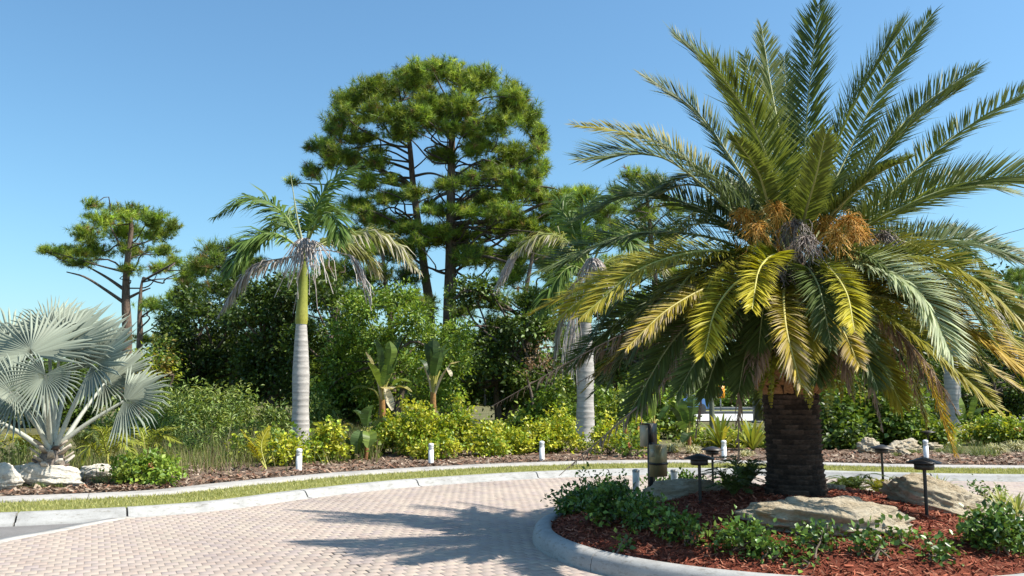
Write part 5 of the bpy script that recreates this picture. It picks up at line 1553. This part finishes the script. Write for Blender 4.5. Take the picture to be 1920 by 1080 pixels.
paradise('low bird of paradise with drooping split leaves beside the left of the pair', [(685, 855), (685, 815)], [
    (688, 800, 700, 760, -0.2, 0.22, 'g'), (680, 800, 662, 770, 0, 0.22, 'd'), (690, 810, 690, 840, -0.5, 0.2, 'b'), (676, 808, 668, 850, -0.3, 0.2, 'g'), (700, 800, 725, 790, 0, 0.2, 'd'), (660, 805, 640, 800, 0, 0.14, 'y')], 18.6, 0.05)
paradise('dark bird of paradise clump right of the control pedestal', [(1290, 830), (1290, 800)], [
    (1284, 795, 1272, 745, -0.2, 0.28, 'g'), (1296, 790, 1300, 742, -0.3, 0.28, 'g'), (1275, 800, 1252, 762, 0, 0.24, 'd'), (1282, 808, 1260, 795, -0.4, 0.24, 'g'), (1300, 800, 1312, 765, 0.1, 0.24, 'd'), (1288, 812, 1280, 830, -0.4, 0.2, 'd')], 20.5, 0.05)
paradise('bird of paradise clump behind the control pedestal', [(1225, 820), (1225, 790)], [
    (1218, 785, 1205, 745, 0, 0.24, 'b'), (1228, 780, 1232, 738, 0, 0.24, 'b'), (1236, 790, 1256, 760, 0.2, 0.22, 'g'), (1212, 795, 1195, 775, 0, 0.2, 'g')], 22, 0.05)
paradise('bird of paradise clump right of the third royal palm trunk', [(1815, 830), (1815, 800)], [
    (1812, 790, 1802, 745, 0, 0.26, 'b'), (1822, 785, 1832, 740, 0, 0.26, 'b'), (1828, 795, 1846, 765, 0, 0.24, 'g'), (1806, 800, 1790, 775, 0, 0.22, 'g')], 25, 0.05)

# strap leaved plants
SL = [(0.20, 0.24, 0.035), (0.13, 0.18, 0.03), (0.40, 0.36, 0.06), (0.26, 0.28, 0.04)]
for (px, py, L, nn, lab) in ((1352, 842, 1.3, 34, 'yellow green strap leaved clump left of the date palm trunk'), (1412, 846, 1.15, 34, 'green strap leaved clump close by the left of the date palm trunk'), (1690, 830, 1.0, 24, 'strap leaved clump behind the white stones at the right'), (1772, 838, 1.2, 28, 'strap leaved clump at the foot of the third royal palm')):
    strap_plant('crinum_lily', lab, bed(px, py), nn, L, 0.085, SL, 0.75, 'strap leaved lilies in the bed', 0.3)
for (px, py, L, nn, lab) in ((1262, 850, 0.42, 60, 'pale variegated grass tuft right of the control pedestal'), (1300, 852, 0.40, 50, 'pale variegated grass tuft left of the fourth bollard'), (1400, 858, 0.3, 30, 'small pale grass tuft by the left of the date palm trunk'), (1870, 852, 0.45, 60, 'pale grass tuft at the right end of the bed'), (1905, 848, 0.5, 60, 'pale grass tuft at the far right edge')):
    b = bed(px, py)
    t = Thing('grass_tuft', b, lab, 'grass', 'pale grass tufts in the bed')
    m_ = nn * 4
    az = rng.uniform(0, 2 * math.pi, m_); l = L * rng.uniform(0.6, 1.1, m_); el = rng.uniform(0.35, 1.35, m_)
    mb = MB()
    for a, ll, e in zip(az, l, el):
        hd = np.array([math.cos(a), math.sin(a), 0]); sdv = np.cross(hd, [0, 0, 1]) * 0.009
        q0 = b + hd * 0.04 + rng.normal(0, 0.03, 3) * [1, 1, 0]; q1 = q0 + hd * ll * 0.5 * math.cos(e) + [0, 0, ll * 0.6 * math.sin(e)]; q2 = q0 + hd * ll * math.cos(e) * 1.05 + [0, 0, ll * (0.75 * math.sin(e) - 0.22)]
        mb.add([q0 - sdv, q0 + sdv, q1 + sdv, q1 - sdv], [(0, 1, 2, 3)], mixcol(1, [(0.48, 0.46, 0.26), (0.34, 0.36, 0.16), (0.58, 0.54, 0.36)])[0])
        mb.add([q1 - sdv, q1 + sdv, q2], [(0, 1, 2)], mixcol(1, [(0.48, 0.46, 0.26), (0.58, 0.54, 0.36)])[0])
    t.part(mb, 'blades', M['grass'])
for k, (px, py, L, lab) in enumerate(((1790, 852, 0.32, 'blue green muhly grass mound near the fifth bollard'), (1840, 856, 0.42, 'larger blue green muhly grass mound toward the right edge'), (1765, 850, 0.16, 'little green grass mound right of the fifth bollard'), (1715, 852, 0.16, 'little green grass mound left of the fifth bollard'), (1680, 856, 0.12, 'smallest green grass mound beside the pale stones'), (75, 916, 0.12, 'little grass mound before the white stones, left of its twin'), (112, 915, 0.13, 'little grass mound before the right end of the big white stone'), (20, 918, 0.14, 'little grass mound at the left edge before the white stone'), (195, 908, 0.22, 'wispy grass mound between the stones and the ixora'))):
    b = bed(px, py)
    t = Thing('grass_mound', b, lab, 'grass', 'small grass mounds in the bed')
    m_ = 260
    d = nrm(np.column_stack([rng.normal(0, 0.6, (m_, 2)), rng.uniform(0.4, 1.2, m_)]))
    l = L * rng.uniform(0.6, 1.15, m_)
    pos = b + np.column_stack([rng.normal(0, L * 0.35, (m_, 2)), np.zeros(m_)])
    mb = MB(); mb.scatter(NEEDLE_T, [(0, 1, 2)], pos, frames(d), np.column_stack([np.full(m_, 0.012), l, l]), mixcol(m_, [(0.16, 0.22, 0.09), (0.22, 0.27, 0.13), (0.28, 0.28, 0.10)]))
    t.part(mb, 'blades', M['grass'])

# ------------------------------------------------------------------ stones
def boulder(label, centre, size, rz=0.0, tilt=0.0, seed=0, mat='rock', name='boulder', group=None, rough=0.2, flat=0.55):
    r = np.random.default_rng(seed + 500)
    nu, nv = 120, 72
    th = np.linspace(0, 2 * math.pi, nu, endpoint=False); ph = np.linspace(-math.pi / 2, math.pi / 2, nv)
    PH, TH = np.meshgrid(ph, th, indexing='ij')
    d = np.stack([np.cos(PH) * np.cos(TH), np.cos(PH) * np.sin(TH), np.sin(PH)], -1)
    rad = np.ones(PH.shape)
    # planar chops give the block flat faces and edges
    for k in range(13):
        nn_ = nrm(r.normal(0, 1, 3)); h = r.uniform(0.72, 0.95)
        dot = d @ nn_
        rad = np.where(dot > 0.05, np.minimum(rad, h / np.maximum(dot, 0.05)), rad)
    for k in range(34):
        kf = r.normal(0, 1, 3) * (3 + k * 1.1); ph0 = r.uniform(0, 6.28)
        rad = rad + rough * 0.55 / (1.6 + k * 0.8) * np.sin(d @ kf + ph0)
    led = np.sin((d[..., 2] * rad) * 17 + d[..., 0] * 3 + 1.3 * np.sin(d[..., 1] * 4))
    rad = rad + 0.02 * np.sign(led) * np.abs(led) ** 0.35
    pit = np.sin(d @ (r.normal(0, 1, 3) * 26)) * np.sin(d @ (r.normal(0, 1, 3) * 31)) * np.sin(d @ (r.normal(0, 1, 3) * 23))
    rad = rad - 0.035 * np.clip(pit - 0.25, 0, 1) + r.normal(0, 0.0035, rad.shape)
    p = d * rad[..., None] * np.asarray(size)
    p[..., 2] = np.where(p[..., 2] > 0, p[..., 2], p[..., 2] * 0.6)
    p = p.reshape(-1, 3)
    ct, st = math.cos(tilt), math.sin(tilt)
    p = np.stack([p[:, 0] * ct + p[:, 2] * st, p[:, 1], -p[:, 0] * st + p[:, 2] * ct], 1)
    cz, sz = math.cos(rz), math.sin(rz)
    p = np.stack([p[:, 0] * cz - p[:, 1] * sz, p[:, 0] * sz + p[:, 1] * cz, p[:, 2]], 1)
    mb = MB()
    mb.add(p, [(i * nu + j, i * nu + (j + 1) % nu, (i + 1) * nu + (j + 1) % nu, (i + 1) * nu + j) for i in range(nv - 1) for j in range(nu)])
    o = mb.build(name, M[mat])
    o.location = centre
    tag(o, label, 'rock', group)
    return o
def isl_hit(px, py):
    r = ray(px, py)
    for Y in np.arange(6.4, 12.4, 0.02):
        q = np.array([0, 0, CAMZ]) + r * (Y / r[1])
        if q[2] <= mound(q[0], q[1]):
            break
    return np.array([q[0], q[1], float(mound(q[0], q[1]))])
q = isl_hit(1565, 985)
boulder('broad flat limestone boulder in front of the date palm trunk', (P(1560, 965, 7.95)[0], 8.1, float(mound(2.95, 8.1)) + 0.0), (0.82, 0.44, 0.25), 0.05, 0.06, 3, rough=0.17)
boulder('sunlit sloping limestone boulder right of the date palm trunk', (P(1762, 925, 9.0)[0], 9.05, float(mound(4.6, 9.05)) + 0.07), (0.60, 0.34, 0.27), -0.25, 0.30, 8, rough=0.18)
boulder('shaded limestone boulder left of the date palm trunk', (P(1278, 925, 9.9)[0], 9.95, float(mound(2.0, 9.95)) - 0.02), (0.52, 0.34, 0.20), 0.2, -0.06, 12, rough=0.12)
boulder('small stone tucked by the right foot of the date palm', (P(1560, 900, 9.9)[0], 9.9, 0.46), (0.17, 0.14, 0.10), 0.3, 0, 14)
for k, (px, py, w, h_, lab, Y) in enumerate(((72, 900, 150, 34, 'large flat white stone under the silver fan palm', None), (172, 892, 70, 26, 'white stone right of the large flat white stone', None), (-10, 905, 60, 40, 'white stone at the left edge of the picture', None), (212, 893, 34, 18, 'small white stone beside the ixora shrub', None), (28, 888, 40, 22, 'pointed white stone behind the large flat one', None))):
    b = bed(px, py + h_ * 0.45); s = b[1] / 1610
    boulder(lab, (b[0], b[1] + 0.25, BEDZ + h_ * s * 0.45), (w * s * 0.56, max(0.25, w * s * 0.26), h_ * s * 0.85), rng.uniform(-0.2, 0.2), rng.normal(0, 0.05), 20 + k, 'rock_white', 'stone', 'white stones by the fan palm', rough=0.1)
for k, (px, py, w, h_, lab) in enumerate(((1640, 840, 50, 30, 'brown shaded stone nearest the date palm in the right bed'), (1705, 840, 60, 24, 'widest pale stone in the right bed'), (1755, 838, 34, 14, 'bright pale stone behind the fifth bollard'), (1703, 850, 20, 12, 'smallest pale stone in the right bed'), (1670, 846, 30, 16, 'pale stone between the brown stone and the widest one'))):
    b = bed(px, py + h_ * 0.4); s = b[1] / 1610
    boulder(lab, (b[0], b[1] + 0.2, BEDZ + h_ * s * 0.3), (w * s * 0.55, max(0.2, w * s * 0.35), h_ * s * 0.75), rng.uniform(-0.2, 0.2), 0, 40 + k, 'rock', 'stone', 'pale stones in the right bed')

# ------------------------------------------------------------------ island planting
ISL = [(0.075, 0.15, 0.028), (0.11, 0.20, 0.035), (0.055, 0.11, 0.02), (0.16, 0.25, 0.045)]
def ish(px, py, wpx, hpx, n, label, cols=ISL, size=0.055, per=260, name='jasmine_shrub', group='glossy green shrubs on the island', depth=None, nst=8):
    b = isl_hit(px, py); s = b[1] / 1610
    cl = bush_clumps(b, wpx * s * 1.2, hpx * s * 1.35, int(n * 1.5), depth=(depth or wpx * 1.1) * s)
    return shrub(name, label, b, cl, cols, size, per, group, 'shrub', 'gloss_leaf', nst=nst, aspect=1.15, up=0.9)
for px, py, w, h_, n, lab in (
    (1262, 1008, 70, 50, 9, 'glossy green shrub near the kerb joint left of the big boulder'),
    (1300, 1020, 50, 40, 6, 'small glossy shrub between two larger ones left of the big boulder'),
    (1385, 1030, 90, 60, 11, 'wide glossy shrub before the left end of the big boulder'),
    (1435, 1050, 70, 50, 8, 'glossy shrub near the kerb before the big boulder'),
    (1535, 1030, 74, 58, 9, 'glossy shrub against the front of the big boulder'),
    (1508, 1060, 36, 24, 4, 'tiny glossy shrub beside the front kerb'),
    (1632, 1040, 60, 46, 7, 'sparse glossy shrub before the right end of the big boulder'),
    (1690, 1020, 50, 36, 5, 'sparse glossy shrub right of the big boulder'),
    (1765, 1048, 54, 34, 6, 'glossy shrub between the boulders and the right corner shrub'),
    (1872, 1035, 96, 84, 18, 'largest glossy shrub at the right front of the island'),
    (1930, 1035, 80, 84, 14, 'glossy shrub cut by the right edge of the picture'),
    (1170, 1030, 30, 22, 3, 'tiny shrub by the shaded left kerb'),
    (1090, 962, 90, 56, 12, 'dark shaded shrub at the left tip of the island'),
    (1150, 975, 100, 76, 14, 'dark shaded shrub in the left part of the island'),
    (1130, 945, 80, 70, 10, 'taller dark shrub before the island bollards'),
    (1205, 985, 90, 60, 11, 'dark shaded shrub before the shaded boulder'),
    (1290, 905, 80, 50, 9, 'dark shrub behind the shaded boulder'),
    (1345, 905, 70, 46, 8, 'dark shrub between the shaded boulder and the date palm trunk'),
    (1240, 915, 50, 42, 7, 'dark shrub at the foot of the control pedestal'),
    (1840, 900, 50, 26, 5, 'low shrub peeking over the sloping boulder'),
    (1846, 985, 44, 40, 6, 'glossy shrub below the sloping boulder')):
    ish(px, py, w, h_, n, lab)
def coontie(px, py, lab, n=18, L=0.42, kind='deep'):
    b = isl_hit(px, py)
    t = Thing('coontie', b, lab, 'plant', 'fern leaved coonties on the island')
    for j in range(n):
        az = 2.4 * j + rng.normal(0, 0.2); l = L * rng.uniform(0.75, 1.15); hd = np.array([math.cos(az), math.sin(az), 0]); k = rng.uniform(0.3, 1.1)
        q = [b, b + hd * l * 0.35 + [0, 0, l * 0.5 * k + 0.05], b + hd * l * 0.95 + [0, 0, l * 0.55 * k]]
        add_frond(t, q, kind, 0.10, 22, 0.02, 0.006, V=0.2, droop=0.1, plumose=0.1, rc=(0.10, 0.13, 0.04))
for px, py, lab, L, kd in ((1400, 915, 'shaded coontie left of the date palm trunk', 0.5, 'deep'), (1375, 930, 'shaded coontie in front of the left side of the trunk', 0.4, 'deep'), (1600, 915, 'coontie right of the date palm trunk', 0.5, 'deep'), (1650, 920, 'coontie behind the big boulder near the slim path light', 0.48, 'olive'), (1580, 905, 'small coontie touching the right foot of the date palm', 0.36, 'deep')):
    coontie(px, py, lab, 18, L, kd)
for px, py, L, nn, lab in ((1760, 905, 0.5, 40, 'pale spiky liriope behind the sloping boulder'), (1880, 965, 0.5, 60, 'pale variegated liriope above the largest glossy shrub'), (1908, 970, 0.48, 50, 'pale variegated liriope at the right edge of the island'), (1600, 890, 0.4, 26, 'spiky liriope behind the trunk on the right')):
    strap_plant('liriope', lab, isl_hit(px, py), nn, L, 0.02, [(0.36, 0.38, 0.14), (0.24, 0.29, 0.08), (0.46, 0.45, 0.22)], 1.0, 'pale liriopes on the island', 0.35)

# ------------------------------------------------------------------ bollards and path lights
def bollard(base, lab, h=0.42, r=0.055):
    t = Thing('bollard', base, lab, 'bollard', 'short white bollard lights')
    mb = MB(); mb.lathe([(r, -0.05), (r, h * 0.68), (r * 0.9, h * 0.685), (0.0, h * 0.685)], 20, base); t.part(mb, 'post', M['white_paint'], True)
    mb = MB()
    for k in range(3):
        z = h * (0.70 + 0.065 * k)
        mb.lathe([(r * 0.7, z), (r * 1.0, z + 0.004), (r * 1.0, z + 0.012), (r * 0.7, z + 0.018)], 20, base)
    t.part(mb, 'louvre', M['white_paint'], True)
    mb = MB(); mb.lathe([(r * 0.68, h * 0.68), (r * 0.68, h * 0.9)], 16, base); t.part(mb, 'lens', M['lens'], True)
    mb = MB(); mb.lathe([(r * 1.02, h * 0.89), (r * 1.02, h * 0.94), (r * 0.85, h * 0.98), (r * 0.4, h * 1.0), (0, h * 1.003)], 20, base); t.part(mb, 'cap', M['white_paint'], True)
for px, py, lab in ((560, 884, 'white bollard light before the left royal palm'), (808, 870, 'white bollard light before the tall yellow hedge'), (1016, 864, 'white bollard light left of the second royal palm'), (1358, 862, 'white bollard light just left of the date palm trunk'), (1737, 861, 'white bollard light before the pale stones at the right')):
    bollard(bed(px, py), lab)
for px, py, lab in ((1193, 926, 'white bollard post on the island left of the control pedestal'), (1265, 926, 'white bollard post on the island behind the control pedestal')):
    b = P(px, py, 11.75); b[2] = 0.14
    t = Thing('bollard', b, lab, 'bollard', 'white posts on the island')
    mb = MB(); mb.lathe([(0.048, -0.05), (0.048, 0.40), (0.044, 0.415), (0, 0.42)], 20, b); t.part(mb, 'post', M['white_paint'], True)
    mb = MB(); mb.lathe([(0.051, 0.385), (0.051, 0.412), (0.03, 0.424), (0, 0.426)], 20, b); t.part(mb, 'cap', M['lens'], True)
def path_light(base, h, lab, r=0.16):
    t = Thing('path_light', base, lab, 'path light', 'dark path lights with flat caps')
    mb = MB(); mb.lathe([(0.017, -0.08), (0.017, h - 0.08)], 12, base); t.part(mb, 'post', M['dark_metal'], True)
    mb = MB(); mb.lathe([(0.0, h - 0.115), (0.085, h - 0.115), (0.092, h - 0.11), (0.092, h - 0.045), (0.02, h - 0.04)], 20, base); t.part(mb, 'lamp_drum', M['dark_metal'], True)
    mb = MB(); mb.lathe([(0.0, h - 0.05), (r, h - 0.052), (r, h - 0.044), (r * 0.45, h - 0.014), (r * 0.16, h), (0, h + 0.004)], 28, base); t.part(mb, 'cap', M['dark_metal'], True)
for px, py, ytop, lab in ((1738, 966, 858, 'nearest dark path light beside the sloping boulder'), (1313, 942, 851, 'dark path light before the shaded boulder'), (1337, 905, 837, 'dark path light behind the shaded boulder'), (1656, 905, 834, 'slim dark path light behind the coontie right of the trunk')):
    b = isl_hit(px, py)
    h = P(px, ytop, b[1])[2] - b[2]
    path_light(b, h, lab)
b = bed(1741, 842); path_light(b, 0.48, 'far dark path light standing among the stones of the right bed', 0.2)

# control pedestal with two steel boxes
b = P(1222, 925, 11.5); b[2] = float(mound(b[0], 11.5))
t = Thing('control_pedestal', b, 'control pedestal with a black topped box above a bronze cabinet on the island', 'control box')
s = 11.5 / 1610
def zz_(y): return P(1222, y, 11.5)[2]
mb = MB(); mb.box((b[0], b[1], (b[2] + zz_(830)) / 2 - 0.1), (0.07, 0.07, zz_(830) - b[2] + 0.2), rz=0.5); t.part(mb, 'post', M['black'])
RZ = 0.62
mb = MB(); c = P(1234, 862, 11.4); mb.box((c[0], c[1], (zz_(833) + zz_(892)) / 2), (0.20, 0.13, zz_(833) - zz_(892)), rz=RZ - 0.0, bev=0.003); lower = t.part(mb, 'lower_cabinet', M['brass'])
mb = MB(); u_ = np.array([math.cos(RZ), math.sin(RZ), 0]); w_ = np.array([math.sin(RZ), -math.cos(RZ), 0])
mb.box(np.array([c[0], c[1], (zz_(838) + zz_(888)) / 2]) + w_ * 0.067, (0.17, 0.008, (zz_(838) - zz_(888))), rz=RZ, bev=0.002); t.part(mb, 'door', M['brass'], parent=lower)
mb = MB(); mb.box(np.array([c[0], c[1], zz_(868)]), (0.215, 0.15, 0.03), rz=RZ); t.part(mb, 'strap', M['dark_metal'])
mb = MB(); mb.box(np.array([c[0], c[1], zz_(848)]) - u_ * 0.104, (0.012, 0.07, 0.10), rz=RZ, bev=0.002); t.part(mb, 'side_plate', M['beige'], parent=lower)
c2 = P(1215, 817, 11.6)
mb = MB(); mb.box((c2[0], c2[1], (zz_(797) + zz_(838)) / 2), (0.17, 0.14, zz_(797) - zz_(838)), rz=0.75, bev=0.003); upper = t.part(mb, 'upper_box', M['beige'])
u2 = np.array([math.cos(.75), math.sin(.75), 0]); w2 = np.array([math.sin(.75), -math.cos(.75), 0])
mb = MB(); mb.box(np.array([c2[0], c2[1], (zz_(795) + zz_(839)) / 2]) + w2 * 0.075, (0.175, 0.02, zz_(795) - zz_(839)), rz=0.75, bev=0.003); t.part(mb, 'front_panel', M['black'], parent=upper)
mb = MB(); mb.box(np.array([c2[0], c2[1], zz_(796) + 0.006]), (0.19, 0.16, 0.012), rz=0.75); t.part(mb, 'lid', M['black'], parent=upper)

# ------------------------------------------------------------------ beyond the road: sign, lamp, pole, car, cabinet, wires
YS_ = 57
b = P(1352, 776, YS_); b[2] = 0.2
t = Thing('chevron_sign', b, 'orange chevron road sign with a black arrow beyond the gap', 'road sign')
c = P(1351, 735, YS_)
mb = MB(); mb.box((b[0], b[1] + 0.04, (0.1 + c[2]) / 2 + 0.1), (0.07, 0.05, c[2] + 0.2)); t.part(mb, 'post', plain('galvanised_steel', (0.4, 0.4, 0.4), 0.5, 0.6))
w_, h_ = 0.56, 0.80
mb = MB(); mb.box(c, (w_, 0.02, h_)); t.part(mb, 'plate', plain('sign_orange', (0.85, 0.33, 0.02), 0.4))
mb = MB(); y = c[1] - 0.014
pts = [(-0.18, -0.32), (0.02, -0.32), (0.2, 0.0), (0.02, 0.32), (-0.18, 0.32), (0.0, 0.0)]
mb.add([(c[0] + p[0], y, c[2] + p[1]) for p in pts], [(0, 1, 2, 5)]); mb.add([(c[0] + p[0], y, c[2] + p[1]) for p in pts], [(5, 2, 3, 4)])
t.part(mb, 'chevron', M['black'])
YL = 66
b = P(1908, 768, YL); b[2] = 0.1
t = Thing('street_lamp', b, 'white street lamp with a curved arm at the right edge', 'street lamp')
top = P(1906, 650, YL); e = P(1882, 630, YL)
mb = MB(); mb.tube([b, (b + top) / 2, top], [0.12, 0.1, 0.08], 10, (0.5,) * 3); t.part(mb, 'pole', M['white_paint'], True)
mb = MB(); mb.tube(spline([top - [0, 0, .1], top + [-0.3, 0, 0.35], e], 10), np.linspace(0.06, 0.05, 10), 8); t.part(mb, 'arm', M['white_paint'], True)
mb = MB(); mb.box(e + [-0.2, 0, -0.03], (0.7, 0.34, 0.16), bev=0.06); t.part(mb, 'lamp_head', M['white_paint'])
b = bed(1335, 815); b = np.array([P(1335, 800, 32)[0], 32, 0.1])
t = Thing('utility_pole', b, 'slim weathered utility pole left of the chevron sign', 'pole')
mb = MB(); mb.tube([b, b + [0.02, 0, 2.5], b + [0.04, 0, 6.0]], [0.1, 0.09, 0.08], 12, (0.17, 0.18, 0.13)); t.part(mb, 'shaft', M['stem'], True)
mb = MB(); mb.box(b + np.array([0.04, 0, 5.6]), (1.2, 0.08, 0.1), (0.15, 0.13, 0.1)); t.part(mb, 'crossarm', M['stem'])

def car(base, rz, paint, lab):
    t = Thing('car', base, lab, 'car')
    cr_, sr_ = math.cos(rz), math.sin(rz)
    def w(p):
        p = np.asarray(p, float); return np.stack([p[:, 0] * cr_ - p[:, 1] * sr_, p[:, 0] * sr_ + p[:, 1] * cr_, p[:, 2]], 1) + base
    prof = [(-2.1, 0.35), (-2.15, 0.6), (-2.05, 0.85), (-1.2, 0.98), (-0.4, 0.98), (0.6, 0.98), (1.5, 0.98), (2.05, 0.92), (2.12, 0.6), (2.05, 0.35)]
    def extr(pr, hw, hw2=None):
        n_ = len(pr); hw2 = hw2 or hw
        zs = [q[1] for q in pr]; lo, hi = min(zs), max(zs)
        v = []
        for sg in (-1, 1):
            for x_, z_ in pr:
                k_ = (z_ - lo) / (hi - lo); v.append((x_, sg * (hw * (1 - k_) + hw2 * k_), z_))
        m = MB(); f = [(i, (i + 1) % n_, n_ + (i + 1) % n_, n_ + i) for i in range(n_)]
        m.add(w(v), f); m.add(w(v[:n_]), [tuple(range(n_))]); m.add(w(v[n_:]), [tuple(range(n_))[::-1]])
        return m
    t.part(extr(prof, 0.88, 0.84), 'body', paint)
    t.part(extr([(-1.15, 0.985), (-0.45, 1.40), (0.85, 1.42), (1.6, 0.985)], 0.80, 0.62), 'roof', paint)
    gl = plain('car_glass', (0.02, 0.025, 0.03), 0.08)
    for sg in (-1, 1):
        for x0, x1, a0_, a1_ in ((-0.95, 0.1, -0.42, 0.1), (0.2, 1.35, 0.2, 0.8)):
            m = MB(); m.add(w([(x0, sg * 0.805, 1.02), (x1, sg * 0.805, 1.02), (a1_, sg * 0.665, 1.36), (a0_, sg * 0.665, 1.36)]), [(0, 1, 2, 3)]); t.part(m, 'window', gl)
        for x_ in (-1.35, 1.35):
            m = MB(); m.tube(w([(x_, sg * 0.70, 0.33), (x_, sg * 0.90, 0.33)]), [0.33, 0.33], 20); t.part(m, 'wheel', M['black'])
        m = MB(); m.box(w([(-2.11, sg * 0.62, 0.72)])[0], (0.08, 0.34, 0.16), rz=rz, bev=0.02); t.part(m, 'headlight', M['lens'])
    m = MB(); m.add(w([(-1.12, -0.72, 1.02), (-1.12, 0.72, 1.02), (-0.48, 0.58, 1.375), (-0.48, -0.58, 1.375)]) + np.array([-0.02, 0, 0.01]), [(0, 1, 2, 3)]); t.part(m, 'windscreen', gl)
q = P(1326, 778, 56.5); q[2] = 0.2
car(np.array([q[0] - 2.3, 55.0, 0.2]), 0.5, plain('blue_paint', (0.05, 0.12, 0.28), 0.25), 'blue car on the far road, mostly hidden by the drooping fronds')
b = P(1427, 790, 41); b[2] = 0.16
t = Thing('utility_cabinet', b, 'dark blue grey utility cabinet just left of the date palm trunk', 'cabinet')
mb = MB(); mb.box(b + [0, 0, 0.62], (0.62, 0.5, 1.1), bev=0.04); body = t.part(mb, 'housing', plain('dark_blue_grey', (0.05, 0.06, 0.075), 0.5))
mb = MB(); mb.box(b + [0, 0, 0.03], (0.74, 0.62, 0.12)); t.part(mb, 'plinth', M['kerb'])
mb = MB(); mb.box(b + [0, -0.255, 0.6], (0.5, 0.012, 0.9)); t.part(mb, 'door', plain('dark_blue_grey_door', (0.06, 0.07, 0.085), 0.5), parent=body)
for k, (y0, y1, lab) in enumerate(((452, 418, 'upper thin power cable against the sky at the right edge'), (492, 444, 'lower thin power cable against the sky at the right edge'))):
    a = P(1780, y0 + 14, 75); c = P(2300, y1 - 130, 48)
    m_ = (a + c) / 2 - [0, 0, 0.5]
    mb = MB(); mb.tube(spline([a, m_, c], 20), np.full(20, 0.022), 5, (0.03, 0.03, 0.03))
    tag(mb.build('power_cable', M['black']), lab, 'cable', 'power cables')
